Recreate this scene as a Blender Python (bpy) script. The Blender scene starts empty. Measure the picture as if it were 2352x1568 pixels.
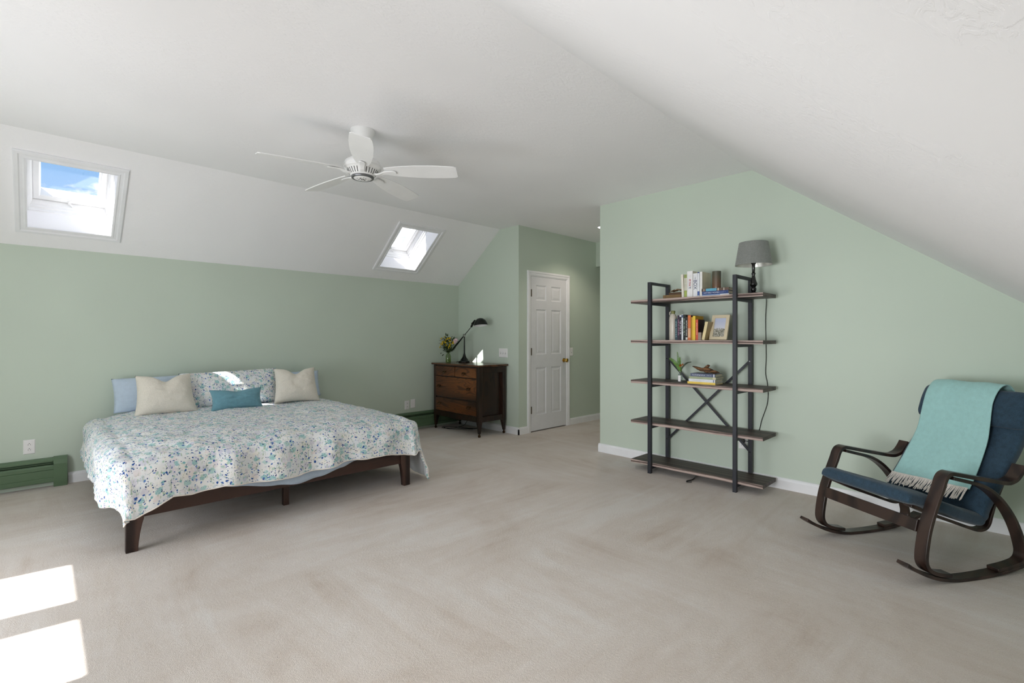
import bpy, bmesh, math, random
from mathutils import Vector, Matrix, noise

random.seed(7)
PI = math.pi
scene = bpy.context.scene
COL = scene.collection

# ------------------------------------------------------------------ camera, world, sun, lights, exposure
W_PX, H_PX = 2352.0, 1568.0
F_PX, YAW, CY, CAM_H = 1115.0, 0.7992, 774.5, 1.25
cd = bpy.data.cameras.new('camera')
cd.sensor_width = 36.0
cd.sensor_fit = 'HORIZONTAL'
cd.lens = F_PX / W_PX * 36.0
cd.shift_y = (CY - H_PX / 2) / W_PX
cd.clip_start = 0.02
cam = bpy.data.objects.new('camera', cd)
COL.objects.link(cam)
cam.location = (0, 0, CAM_H)
cam.rotation_euler = (PI / 2, 0, YAW - PI / 2)
scene.camera = cam

vs = scene.view_settings
vs.view_transform = 'Standard'
vs.look = 'None'
vs.gamma = 1.0
vs.use_curve_mapping = False
vs.exposure = 0.30

SUN_DIR = Vector((1.0, -0.12, -1.43)).normalized()
SUN_W = 14.0
WINDOW_W = 27.0
LOW_W = 18.0
LOW_S = 88
SKY_W = 1.0

w = bpy.data.worlds.new('sky')
scene.world = w
w.use_nodes = True
nt = w.node_tree
nt.nodes.clear()
def wn(t, **k):
    n = nt.nodes.new(t)
    for a, b in k.items(): setattr(n, a, b)
    return n
tc = wn('ShaderNodeTexCoord')
mp = wn('ShaderNodeMapping'); mp.inputs['Scale'].default_value = (1, 1, 1.6); mp.inputs['Location'].default_value = (0.35, 0.1, 0.2)
n1 = wn('ShaderNodeTexNoise'); n1.inputs['Scale'].default_value = 24.0; n1.inputs['Detail'].default_value = 7; n1.inputs['Roughness'].default_value = 0.5
cr = wn('ShaderNodeValToRGB')
cr.color_ramp.elements[0].position = 0.485; cr.color_ramp.elements[0].color = (0, 0, 0, 1)
cr.color_ramp.elements[1].position = 0.62; cr.color_ramp.elements[1].color = (1, 1, 1, 1)
sep = wn('ShaderNodeSeparateXYZ')
gr = wn('ShaderNodeValToRGB')
gr.color_ramp.elements[0].position = 0.0; gr.color_ramp.elements[0].color = (0.52, 0.68, 0.90, 1)
gr.color_ramp.elements[1].position = 0.42; gr.color_ramp.elements[1].color = (0.13, 0.38, 0.76, 1)
mx = wn('ShaderNodeMixRGB'); mx.inputs[2].default_value = (1, 1, 1, 1)
bg = wn('ShaderNodeBackground'); bg.inputs[1].default_value = SKY_W
ow = wn('ShaderNodeOutputWorld')
L = nt.links.new
L(tc.outputs['Generated'], mp.inputs[0]); L(mp.outputs[0], n1.inputs['Vector']); L(n1.outputs[0], cr.inputs[0])
L(tc.outputs['Generated'], sep.inputs[0]); L(sep.outputs[2], gr.inputs[0])
L(cr.outputs[0], mx.inputs[0]); L(gr.outputs[0], mx.inputs[1]); L(mx.outputs[0], bg.inputs[0]); L(bg.outputs[0], ow.inputs[0])

def link_light(name, ld, loc, dirv):
    o = bpy.data.objects.new(name, ld); COL.objects.link(o)
    o.location = loc
    o.rotation_euler = Vector(dirv).to_track_quat('-Z', 'Y').to_euler()
    return o
sl = bpy.data.lights.new('sun', 'SUN'); sl.energy = SUN_W; sl.angle = math.radians(0.6); sl.color = (1.0, 0.985, 0.965)
link_light('sun', sl, (-4, 4, 8), SUN_DIR)
# daylight of the open sky and bright ground entering through the gable window pair behind the camera
def daylight(name, loc, d, sx, sy, e, spread=180):
    a_ = bpy.data.lights.new(name, 'AREA'); a_.shape = 'RECTANGLE'; a_.size = sx; a_.size_y = sy
    a_.energy = e; a_.spread = math.radians(spread); a_.color = (0.96, 0.98, 1.0)
    return link_light(name, a_, loc, d)
daylight('window_daylight', (-1.34, 3.18, 0.85), (1, 0, 0.10), 1.20, 1.0, WINDOW_W)
daylight('window_daylight_low', (-1.34, 1.20, 1.00), (1, 0, 0), 1.0, 1.2, LOW_W, LOW_S)  # fill lamp added to brighten the room, set at the extra window
cy = scene.cycles
cy.max_bounces = 12; cy.diffuse_bounces = 8; cy.glossy_bounces = 3; cy.transmission_bounces = 6; cy.transparent_max_bounces = 12
cy.caustics_reflective = False; cy.caustics_refractive = False
cy.sample_clamp_indirect = 14.0
cy.use_denoising = True

# ------------------------------------------------------------------ helpers
def lin(c):
    return tuple((v / 255 / 12.92) if v / 255 <= 0.04045 else ((v / 255 + 0.055) / 1.055) ** 2.4 for v in c)

class M:
    """small node helper"""
    def __init__(s, name, col=(200, 200, 200), rough=0.6, spec=0.4, metal=0.0):
        s.m = bpy.data.materials.new(name); s.m.use_nodes = True
        s.nt = s.m.node_tree; s.b = s.nt.nodes['Principled BSDF']; s.out = s.nt.nodes['Material Output']
        s.b.inputs['Base Color'].default_value = (*lin(col), 1)
        s.b.inputs['Roughness'].default_value = rough
        s.b.inputs['Metallic'].default_value = metal
        s.b.inputs['Specular IOR Level'].default_value = spec
    def n(s, t, **k):
        n = s.nt.nodes.new(t)
        for a, b in k.items(): setattr(n, a, b)
        return n
    def l(s, a, b): s.nt.links.new(a, b)
    def coord(s, kind='Object', scale=(1, 1, 1), loc=(0, 0, 0), rot=(0, 0, 0)):
        t = s.n('ShaderNodeTexCoord'); m = s.n('ShaderNodeMapping')
        m.inputs['Scale'].default_value = scale; m.inputs['Location'].default_value = loc; m.inputs['Rotation'].default_value = rot
        s.l(t.outputs[kind], m.inputs[0]); return m.outputs[0]
    def noise(s, vec, scale, detail=4, rough=0.5, dist=0.0):
        t = s.n('ShaderNodeTexNoise'); s.l(vec, t.inputs['Vector'])
        t.inputs['Scale'].default_value = scale; t.inputs['Detail'].default_value = detail
        t.inputs['Roughness'].default_value = rough; t.inputs['Distortion'].default_value = dist
        return t.outputs[0]
    def ramp(s, fac, stops):
        r = s.n('ShaderNodeValToRGB'); e = r.color_ramp.elements
        while len(e) < len(stops): e.new(0.5)
        for i, (p, c) in enumerate(stops):
            e[i].position = p; e[i].color = (*(lin(c) if max(c) > 1 else c), 1)
        s.l(fac, r.inputs[0]); return r.outputs[0]
    def mix(s, fac, a, b, mode='MIX'):
        x = s.n('ShaderNodeMixRGB', blend_type=mode)
        for i, v in ((0, fac), (1, a), (2, b)):
            if hasattr(v, 'links'): s.l(v, x.inputs[i])
            elif i == 0: x.inputs[0].default_value = v
            else: x.inputs[i].default_value = (*(lin(v) if max(v) > 1 else v), 1)
        return x.outputs[0]
    def math(s, op, a, b=0.0):
        x = s.n('ShaderNodeMath', operation=op)
        for i, v in ((0, a), (1, b)):
            if hasattr(v, 'links'): s.l(v, x.inputs[i])
            else: x.inputs[i].default_value = v
        return x.outputs[0]
    def base(s, c): s.l(c, s.b.inputs['Base Color']); return s
    def bump(s, h, strength=0.3, dist=0.01):
        x = s.n('ShaderNodeBump'); x.inputs['Strength'].default_value = strength; x.inputs['Distance'].default_value = dist
        s.l(h, x.inputs['Height']); s.l(x.outputs[0], s.b.inputs['Normal']); return s

def simple(name, col, rough=0.6, spec=0.4, metal=0.0, var=0.06, scale=8.0, bump=0.0, bscale=60.0):
    m = M(name, col, rough, spec, metal)
    v = m.coord()
    f = m.noise(v, scale, 3)
    d = tuple(max(0, int(c * (1 - var))) for c in col); b = tuple(min(255, int(c * (1 + var))) for c in col)
    m.base(m.ramp(f, [(0.3, d), (0.7, b)]))
    if bump: m.bump(m.noise(v, bscale, 4), bump, 0.003)
    return m.m

def wood(name, dark, light, axis=0, scale=1.0, rough=0.45, spec=0.4, contrast=(0.35, 0.65), fig=1.0):
    m = M(name, light, rough, spec)
    sc = [9.0 * scale] * 3; sc[axis] = 0.7 * scale
    v = m.coord(scale=tuple(sc))
    big = m.noise(v, 1.3, 3, 0.5, 1.2 * fig)
    fine = m.noise(v, 9.0, 6, 0.65, 0.4)
    wv = m.n('ShaderNodeTexWave', wave_type='RINGS', rings_direction='SPHERICAL')
    m.l(v, wv.inputs['Vector']); wv.inputs['Scale'].default_value = 0.55; wv.inputs['Distortion'].default_value = 5.0 * fig
    wv.inputs['Detail'].default_value = 3; wv.inputs['Detail Scale'].default_value = 0.8
    f = m.math('ADD', m.math('MULTIPLY', wv.outputs[1], 0.45), m.math('ADD', m.math('MULTIPLY', big, 0.3), m.math('MULTIPLY', fine, 0.35)))
    m.base(m.ramp(f, [(contrast[0], dark), (contrast[1], light)]))
    m.bump(fine, 0.15, 0.002)
    return m.m

class MB:
    def __init__(s): s.v = []; s.f = []; s.mi = []; s.uv = {}
    def add(s, vs_, fs, mi=0):
        o = len(s.v); s.v += [tuple(v) for v in vs_]
        for f in fs: s.f.append(tuple(o + i for i in f)); s.mi.append(mi)
        return s
    def box(s, lo, hi, mi=0, mat=None):
        x0, y0, z0 = lo; x1, y1, z1 = hi
        vs_ = [Vector(p) for p in ((x0, y0, z0), (x1, y0, z0), (x1, y1, z0), (x0, y1, z0), (x0, y0, z1), (x1, y0, z1), (x1, y1, z1), (x0, y1, z1))]
        if mat: vs_ = [mat @ v for v in vs_]
        return s.add(vs_, [(0, 3, 2, 1), (4, 5, 6, 7), (0, 1, 5, 4), (1, 2, 6, 5), (2, 3, 7, 6), (3, 0, 4, 7)], mi)
    def frustum(s, lo0, hi0, z0, lo1, hi1, z1, mi=0):
        vs_ = [(lo0[0], lo0[1], z0), (hi0[0], lo0[1], z0), (hi0[0], hi0[1], z0), (lo0[0], hi0[1], z0),
               (lo1[0], lo1[1], z1), (hi1[0], lo1[1], z1), (hi1[0], hi1[1], z1), (lo1[0], hi1[1], z1)]
        return s.add(vs_, [(0, 3, 2, 1), (4, 5, 6, 7), (0, 1, 5, 4), (1, 2, 6, 5), (2, 3, 7, 6), (3, 0, 4, 7)], mi)
    def prism(s, poly, d, mat=None, mi=0):
        """poly in the local XY plane, extruded along local Z from 0 to d"""
        n = len(poly)
        vs_ = [Vector((p[0], p[1], 0)) for p in poly] + [Vector((p[0], p[1], d)) for p in poly]
        if mat: vs_ = [mat @ v for v in vs_]
        fs = [tuple(range(n - 1, -1, -1)), tuple(range(n, 2 * n))] + [(i, (i + 1) % n, n + (i + 1) % n, n + i) for i in range(n)]
        return s.add(vs_, fs, mi)
    def lathe(s, prof, c=(0, 0, 0), n=32, mat=None, caps=True, mi=0):
        vs_ = []; k = len(prof)
        for r, z in prof:
            for i in range(n):
                a = 2 * PI * i / n; v = Vector((r * math.cos(a), r * math.sin(a), z))
                if mat: v = mat @ v
                vs_.append(v + Vector(c))
        fs = [(j * n + i, j * n + (i + 1) % n, (j + 1) * n + (i + 1) % n, (j + 1) * n + i) for j in range(k - 1) for i in range(n)]
        if caps:
            fs.append(tuple(range(n - 1, -1, -1))); fs.append(tuple((k - 1) * n + i for i in range(n)))
        return s.add(vs_, fs, mi)
    def tube(s, pts, r, n=10, mi=0, caps=True):
        pts = [Vector(p) for p in pts]; rs = r if isinstance(r, (list, tuple)) else [r] * len(pts)
        vs_ = []; t0 = None; nrm = None
        for i, p in enumerate(pts):
            t = (pts[min(i + 1, len(pts) - 1)] - pts[max(i - 1, 0)]).normalized()
            if nrm is None:
                nrm = t.orthogonal().normalized()
            else:
                nrm = (nrm - t * nrm.dot(t)); nrm = nrm.normalized() if nrm.length > 1e-6 else t.orthogonal().normalized()
            b = t.cross(nrm)
            for k in range(n):
                a = 2 * PI * k / n; vs_.append(p + (nrm * math.cos(a) + b * math.sin(a)) * rs[i])
        m = len(pts)
        fs = [(j * n + i, j * n + (i + 1) % n, (j + 1) * n + (i + 1) % n, (j + 1) * n + i) for j in range(m - 1) for i in range(n)]
        if caps:
            fs.append(tuple(range(n - 1, -1, -1))); fs.append(tuple((m - 1) * n + i for i in range(n)))
        return s.add(vs_, fs, mi)
    def band(s, path, th, y0, y1, mi=0):
        """bent laminated strip: path of (x, z) = its outer face, th = thickness toward the path's right side, from y0 to y1"""
        P = [Vector((p[0], p[1])) for p in path]; m = len(P); vs_ = []
        for i, p in enumerate(P):
            t = (P[min(i + 1, m - 1)] - P[max(i - 1, 0)]).normalized(); nn = Vector((t.y, -t.x))
            tt = th[i] if isinstance(th, (list, tuple)) else th
            q = p + nn * tt
            vs_ += [(p.x, y0, p.y), (p.x, y1, p.y), (q.x, y1, q.y), (q.x, y0, q.y)]
        fs = [(4 * i + k, 4 * i + (k + 1) % 4, 4 * (i + 1) + (k + 1) % 4, 4 * (i + 1) + k) for i in range(m - 1) for k in range(4)]
        fs += [(3, 2, 1, 0), tuple(4 * (m - 1) + k for k in range(4))]
        return s.add(vs_, fs, mi)
    def grid(s, nu, nv, fn, uvfn=None, mi=0, closed_u=False):
        o = len(s.v)
        for j in range(nv + 1):
            for i in range(nu + (0 if closed_u else 1)):
                u, v = i / nu, j / nv
                s.v.append(tuple(fn(u, v)))
                if uvfn: s.uv[len(s.v) - 1] = uvfn(u, v)
        w_ = nu if closed_u else nu + 1
        for j in range(nv):
            for i in range(nu):
                s.f.append((o + j * w_ + i, o + j * w_ + (i + 1) % w_, o + (j + 1) * w_ + (i + 1) % w_, o + (j + 1) * w_ + i)); s.mi.append(mi)
        return s

def make(name, mb, mats, parent=None, smooth=False, bevel=0.0, segs=2, loc=None, rot=None, recalc=True, sub=0, angle=40):
    me = bpy.data.meshes.new(name); me.from_pydata(mb.v, [], mb.f)
    mats = mats if isinstance(mats, (list, tuple)) else [mats]
    for m in mats: me.materials.append(m)
    for p, i in zip(me.polygons, mb.mi): p.material_index = i
    if mb.uv:
        ul = me.uv_layers.new(name='UVMap')
        for lp in me.loops:
            if lp.vertex_index in mb.uv: ul.data[lp.index].uv = mb.uv[lp.vertex_index]
    if recalc:
        bm = bmesh.new(); bm.from_mesh(me); bmesh.ops.recalc_face_normals(bm, faces=bm.faces); bm.to_mesh(me); bm.free()
    if smooth:
        me.shade_smooth()
        if angle < 180: me.set_sharp_from_angle(angle=math.radians(angle))
    me.update()
    o = bpy.data.objects.new(name, me); COL.objects.link(o)
    if parent: o.parent = parent
    if loc: o.location = loc
    if rot: o.rotation_euler = rot
    if bevel:
        b = o.modifiers.new('bevel', 'BEVEL'); b.width = bevel; b.segments = segs; b.limit_method = 'ANGLE'; b.angle_limit = math.radians(35)
        b.harden_normals = False
    if sub:
        b = o.modifiers.new('subdivision', 'SUBSURF'); b.levels = sub; b.render_levels = sub
    return o

def tag(o, label, cat, group=None, kind=None):
    o['label'] = label; o['category'] = cat
    if group: o['group'] = group
    if kind: o['kind'] = kind
    return o
def thing(name, label, cat, loc=(0, 0, 0), rz=0.0, group=None):
    o = bpy.data.objects.new(name, None); COL.objects.link(o); o.empty_display_size = 0.1
    o.location = loc; o.rotation_euler = (0, 0, rz)
    return tag(o, label, cat, group)
def struct(o, label=None):
    o['kind'] = 'structure'
    if label: o['label'] = label
    return o
def copy_tree(o, parent=None):
    c = o.copy(); COL.objects.link(c)
    if parent: c.parent = parent
    for ch in list(o.children): copy_tree(ch, c)
    return c
def smoothpath(pts, n=6):
    """Catmull-Rom through 2-D or 3-D points"""
    P = [Vector(p) for p in pts]; out = []
    for i in range(len(P) - 1):
        a = P[max(i - 1, 0)]; b = P[i]; c = P[i + 1]; d = P[min(i + 2, len(P) - 1)]
        for k in range(n):
            t = k / n
            out.append(0.5 * ((2 * b) + (c - a) * t + (2 * a - 5 * b + 4 * c - d) * t * t + (3 * b - a - 3 * c + d) * t ** 3))
    out.append(P[-1]); return out
def text_mesh(name, body, size, mat, parent, mtx, ext=0.0003, sx=1.0, bold=0.0):
    c = bpy.data.curves.new(name, 'FONT'); c.body = body; c.size = size; c.align_x = 'CENTER'; c.align_y = 'CENTER'; c.extrude = ext; c.offset = bold
    t = bpy.data.objects.new(name + '_tmp', c); COL.objects.link(t)
    bpy.context.view_layer.update()
    me = bpy.data.meshes.new_from_object(t); bpy.data.objects.remove(t)
    for v in me.vertices: v.co.x *= sx
    me.materials.clear(); me.materials.append(mat)
    o = bpy.data.objects.new(name, me); COL.objects.link(o); o.parent = parent
    o.matrix_local = mtx
    return o
def basis(x, y, z, loc):
    return Matrix(((x[0], y[0], z[0], loc[0]), (x[1], y[1], z[1], loc[1]), (x[2], y[2], z[2], loc[2]), (0, 0, 0, 1)))

# ------------------------------------------------------------------ materials
def paint(name, col, rough, bscale, bstr, soft=None):
    m = M(name, col, rough, 0.3)
    v = m.coord()
    f = m.noise(v, 0.8, 2)
    m.base(m.ramp(f, [(0.3, tuple(int(c * 0.985) for c in col)), (0.7, tuple(min(255, int(c * 1.012)) for c in col))]))
    if soft:   # skip-trowel plaster: patches of short ridges
        patch = m.ramp(m.noise(v, 2.2, 3, 0.6, 0.5), [(0.40, (0, 0, 0)), (0.65, (1, 1, 1))])
        v2 = m.coord(scale=(1, 2.4, 1), rot=(0, 0, 0.4))
        ridges = m.ramp(m.noise(v2, bscale, 5, 0.6, 1.5), [(0.46, (0, 0, 0)), (0.54, (1, 1, 1))])
        m.bump(m.math('MULTIPLY', patch, ridges), bstr, 0.006)
    else:
        m.bump(m.noise(v, bscale, 3), bstr, 0.002)
    return m.m
M_WALL = paint('sage_green_paint', (199, 211, 197), 0.55, 180, 0.10)
M_CEIL = paint('white_textured_plaster', (247, 246, 248), 0.7, 16, 0.22, soft=True)
M_TRIM = simple('white_gloss_trim', (240, 240, 243), 0.35, 0.5, var=0.01)
M_SASH = simple('white_sash_paint', (243, 243, 243), 0.4, 0.5, var=0.01)
M_DOOR = simple('white_door_paint', (228, 228, 232), 0.4, 0.45, var=0.01)
M_HEAT = simple('dark_green_enamel', (92, 116, 88), 0.4, 0.5, var=0.03)
M_BLACKHOLE = simple('dark_void', (12, 14, 12), 0.9, 0.1)
M_PLATE = simple('white_plastic', (240, 238, 238), 0.35, 0.5, var=0.01)
M_SLOT = simple('dark_slot', (40, 38, 36), 0.7, 0.2)
M_BRASS = simple('polished_brass', (214, 176, 96), 0.22, 0.5, metal=1.0, var=0.04)
M_HINGE = simple('aged_hinge_metal', (96, 84, 70), 0.4, 0.5, metal=0.8)
M_FAN = simple('white_fan_enamel', (240, 240, 240), 0.45, 0.5, var=0.01)
M_FANRING = simple('grey_metal_ring', (120, 120, 122), 0.35, 0.5, metal=0.7)
M_BEDWOOD = wood('dark_walnut_bed_wood', (34, 21, 17), (68, 46, 38), axis=0, scale=1.2, rough=0.35)
M_BEDWOODZ = wood('dark_walnut_leg_wood', (36, 24, 20), (76, 54, 46), axis=2, scale=1.2, rough=0.35)
def figured(name, dark, mid, light, lines, axis=1):
    m = M(name, mid, 0.33, 0.5)
    sc = [3.2, 3.2, 3.2]; sc[axis] = 0.75
    f = m.noise(m.coord(scale=tuple(sc)), 1.5, 2, 0.45, 0.5)
    ln = m.math('SINE', m.math('MULTIPLY', f, lines))
    sc2 = [60, 60, 60]; sc2[axis] = 3
    pore = m.noise(m.coord(scale=tuple(sc2)), 3.0, 3, 0.6)
    c = m.ramp(m.noise(m.coord(scale=tuple(sc)), 1.0, 3), [(0.30, dark), (0.48, mid), (0.68, light)])
    c = m.mix(m.math('MULTIPLY', m.ramp(ln, [(0.45, (0, 0, 0)), (0.95, (1, 1, 1))]), 0.75), c, dark)
    c = m.mix(m.math('MULTIPLY', m.ramp(pore, [(0.50, (0, 0, 0)), (0.62, (1, 1, 1))]), 0.45), c, dark)
    m.base(c); return m.m
M_DRESS_F = figured('figured_oak_drawer_wood', (46, 24, 12), (108, 62, 28), (136, 82, 38), 110.0)
M_DRESS = figured('dark_stained_oak', (24, 14, 10), (40, 24, 16), (52, 31, 20), 40.0, axis=2)
M_DRESS_TOP = wood('dark_oak_top', (52, 30, 18), (92, 60, 40), axis=1, scale=1.0, rough=0.22, spec=0.5)
M_PULL = simple('antique_brass_pull', (82, 62, 40), 0.35, 0.5, metal=0.8)
M_SHELF = wood('dark_weathered_board', (52, 42, 38), (84, 70, 64), axis=1, scale=1.1, rough=0.5)
M_SHELFEDGE = wood('weathered_board_edge', (92, 76, 70), (184, 164, 156), axis=1, scale=2.2, rough=0.6, contrast=(0.40, 0.60), fig=1.6)
M_STEEL = simple('black_steel', (46, 47, 54), 0.45, 0.45, metal=0.15, var=0.04)
M_CHAIRWOOD = wood('dark_brown_bentwood', (38, 27, 23), (60, 44, 37), axis=2, scale=1.0, rough=0.35, spec=0.5)
M_BLACKGLOSS = simple('black_lacquer', (16, 15, 15), 0.22, 0.6, var=0.02)
M_BRONZE = simple('dark_bronze', (34, 36, 34), 0.28, 0.6, metal=0.6, var=0.05)
M_CHROME = simple('bright_metal', (190, 190, 188), 0.2, 0.6, metal=1.0, var=0.02)
M_LAMPIN = simple('white_lamp_lining', (236, 236, 236), 0.3, 0.5, var=0.01)

def fabric(name, col, var=0.10, wscale=420.0, bump=0.25, rough=0.9, coarse=40.0, sheen=0.2):
    m = M(name, col, rough, 0.2)
    v = m.coord()
    f = m.math('ADD', m.math('MULTIPLY', m.noise(v, wscale, 2), 0.6), m.math('MULTIPLY', m.noise(v, coarse, 4), 0.4))
    m.base(m.ramp(f, [(0.35, tuple(int(c * (1 - var)) for c in col)), (0.65, tuple(min(255, int(c * (1 + var))) for c in col))]))
    m.bump(m.noise(v, wscale, 2), bump, 0.002)
    m.b.inputs['Sheen Weight'].default_value = sheen
    return m.m
M_NAVY = fabric('navy_twill', (48, 68, 84), 0.16, 300)
M_THROW = fabric('aqua_wool', (164, 208, 206), 0.04, 380)
M_FRINGE = fabric('cream_wool_yarn', (240, 233, 227), 0.06, 300)
M_BLUE = fabric('light_blue_cotton', (190, 205, 222), 0.03, 500, 0.1)
M_TEAL = fabric('teal_linen', (110, 154, 168), 0.06, 420)
M_CREAM = fabric('cream_boucle', (224, 217, 205), 0.05, 240, 0.6, coarse=150)
M_MATTRESS = fabric('white_mattress_ticking', (225, 228, 232), 0.02, 500, 0.1)
M_SHADE = fabric('heathered_grey_shade_linen', (128, 130, 127), 0.28, 700, 0.2, coarse=350)

def floral():
    m = M('blue_floral_cotton', (235, 230, 222), 0.85, 0.2)
    uv = m.coord('UV')
    nz = m.n('ShaderNodeTexNoise'); m.l(uv, nz.inputs['Vector']); nz.inputs['Scale'].default_value = 22; nz.inputs['Detail'].default_value = 3
    dv = m.n('ShaderNodeVectorMath', operation='SCALE'); dv.inputs['Scale'].default_value = 0.045
    sb = m.n('ShaderNodeVectorMath', operation='SUBTRACT'); m.l(nz.outputs['Color'], sb.inputs[0]); sb.inputs[1].default_value = (0.5, 0.5, 0.5)
    m.l(sb.outputs[0], dv.inputs[0])
    ad = m.n('ShaderNodeVectorMath', operation='ADD'); m.l(uv, ad.inputs[0]); m.l(dv.outputs[0], ad.inputs[1])
    v = ad.outputs[0]
    def cells(scale, off, r0, r1, rnd=1.0):
        mp_ = m.n('ShaderNodeMapping'); mp_.inputs['Location'].default_value = off; m.l(v, mp_.inputs[0])
        vo = m.n('ShaderNodeTexVoronoi'); vo.inputs['Scale'].default_value = scale; vo.inputs['Randomness'].default_value = rnd
        m.l(mp_.outputs[0], vo.inputs['Vector'])
        sp = m.n('ShaderNodeSeparateColor'); m.l(vo.outputs['Color'], sp.inputs[0])
        mask = m.ramp(vo.outputs['Distance'], [(r0, (1, 1, 1)), (r1, (0, 0, 0))])
        return mask, sp.outputs[0], sp.outputs[1]
    def step(x, t0, t1): return m.ramp(x, [(t0, (0, 0, 0)), (t1, (1, 1, 1))])
    c = m.ramp(m.noise(uv, 9, 3), [(0.35, (238, 237, 235)), (0.65, (228, 231, 236))])
    mk, a, b = cells(15, (0, 0, 0), 0.40, 0.50)
    tint = m.ramp(a, [(0.0, (142, 192, 196)), (0.30, (172, 208, 206)), (0.34, (206, 206, 224)), (0.60, (222, 218, 226)), (0.80, (232, 222, 220)), (0.84, (238, 234, 228))])
    c = m.mix(m.math('MULTIPLY', mk, m.ramp(m.noise(uv, 60, 3), [(0.3, (0.6, 0.6, 0.6)), (0.6, (1, 1, 1))])), c, tint)
    mk, a, b = cells(24, (3.1, 1.7, 0), 0.26, 0.34)
    c = m.mix(m.math('MULTIPLY', mk, step(a, 0.62, 0.64)), c, m.ramp(b, [(0.2, (130, 184, 190)), (0.8, (184, 206, 190))]))
    # leaf and stem strokes
    st = m.coord('UV', scale=(1, 0.28, 1), rot=(0, 0, 0.5)); s1 = m.noise(st, 62, 3, 0.6, 1.0)
    c = m.mix(m.math('MULTIPLY', step(s1, 0.60, 0.63), 0.75), c, (150, 176, 140))
    st = m.coord('UV', scale=(0.3, 1, 1), rot=(0, 0, -0.7), loc=(5, 2, 0)); s2 = m.noise(st, 55, 3, 0.6, 1.0)
    c = m.mix(m.math('MULTIPLY', step(s2, 0.62, 0.65), 0.7), c, (246, 244, 240))
    st = m.coord('UV', scale=(0.3, 1, 1), rot=(0, 0, 0.9), loc=(1, 7, 0)); s3 = m.noise(st, 60, 3, 0.6, 1.0)
    c = m.mix(m.math('MULTIPLY', step(s3, 0.63, 0.66), 0.7), c, (96, 132, 150))
    mk, a, b = cells(30, (7.3, 2.2, 0), 0.28, 0.34)
    c = m.mix(m.math('MULTIPLY', mk, step(a, 0.72, 0.73)), c, m.ramp(b, [(0.2, (44, 84, 152)), (0.9, (92, 128, 188))]))
    mk, a, b = cells(52, (1.3, 9.2, 0), 0.26, 0.33)
    c = m.mix(m.math('MULTIPLY', mk, step(a, 0.60, 0.61)), c, m.ramp(b, [(0.3, (30, 54, 104)), (0.8, (58, 100, 160))]))
    m.base(c)
    m.bump(m.noise(uv, 500, 2), 0.1, 0.002)
    return m.m
M_FLORAL = floral()

def carpet():
    m = M('beige_cut_pile_carpet', (210, 198, 188), 0.95, 0.1)
    v = m.coord()
    big = m.noise(v, 1.1, 7, 0.68, 0.6)
    st1 = m.noise(m.coord(scale=(0.35, 2.4, 1), rot=(0, 0, 0.35)), 2.0, 8, 0.72, 0.8)
    st2 = m.noise(m.coord(scale=(2.2, 0.3, 1), rot=(0, 0, 0.2)), 2.0, 8, 0.72, 0.8)
    st = m.mix(m.ramp(m.noise(v, 0.5, 1), [(0.45, (0, 0, 0)), (0.55, (1, 1, 1))]), st1, st2)
    f = m.math('ADD', m.math('MULTIPLY', big, 0.5), m.math('MULTIPLY', st, 0.5))
    c = m.ramp(f, [(0.36, (182, 163, 147)), (0.45, (203, 190, 179)), (0.53, (213, 203, 195)), (0.60, (221, 215, 210))])
    pile = m.noise(v, 330, 2)
    c = m.mix(0.35, c, m.ramp(pile, [(0.3, (180, 168, 160)), (0.7, (240, 232, 226))]), 'MIX')
    m.base(c)
    m.bump(m.math('ADD', m.math('MULTIPLY', pile, 0.6), m.math('ADD', m.math('MULTIPLY', m.noise(v, 90, 3), 0.5), m.math('MULTIPLY', m.noise(v, 38, 5, 0.7), 0.25))), 0.6, 0.006)
    m.b.inputs['Sheen Weight'].default_value = 0.15
    return m.m
M_CARPET = carpet()

def glass(name, tint=(1, 1, 1), refl=0.08):
    m = M(name); nt_ = m.nt; nt_.nodes.remove(m.b)
    t = m.n('ShaderNodeBsdfTransparent'); t.inputs[0].default_value = (*tint, 1)
    g = m.n('ShaderNodeBsdfGlossy'); g.inputs['Roughness'].default_value = 0.02
    fr = m.n('ShaderNodeLayerWeight'); fr.inputs['Blend'].default_value = 0.22
    x = m.n('ShaderNodeMixShader'); m.l(m.math('ADD', m.math('MULTIPLY', fr.outputs[1], refl * 3), refl * 0.4), x.inputs[0]); m.l(t.outputs[0], x.inputs[1]); m.l(g.outputs[0], x.inputs[2])
    m.l(x.outputs[0], m.out.inputs[0]); return m.m
M_GLASS = glass('window_glass')
M_VASEGLASS = glass('green_vase_glass', (0.72, 0.80, 0.55), 0.16)
M_CLEARGLASS = glass('clear_bottle_glass', (0.90, 0.93, 0.93), 0.16)

def emit(name, col, s):
    m = M(name, col); m.b.inputs['Emission Color'].default_value = (*lin(col), 1); m.b.inputs['Emission Strength'].default_value = s; return m.m
M_DOWNLIGHT = emit('lit_lamp_lens', (255, 250, 240), 14.0)

# ------------------------------------------------------------------ room shell
XG = -1.40            # gable wall behind the camera
XW = 4.40             # wall with the bookshelf and the dresser corner
YH = 5.65             # headboard knee wall
YD = 4.40             # hall door wall
YB = 3.14             # end of the bookshelf wall
YR = -0.62            # low knee wall
ZC = 2.69; ZK = 2.005; YC1 = 4.752; YC2 = 1.5575; KR = 0.7614
ZR = ZC - KR * (YC2 - YR)
XE = 8.2
T = 0.12

floor = MB(); floor.box((XG - T, YR - T, -0.12), (XE + T, YH + T, 0.0))
struct(make('floor', floor, M_CARPET), 'beige cut pile carpet with vacuum marks')

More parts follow.
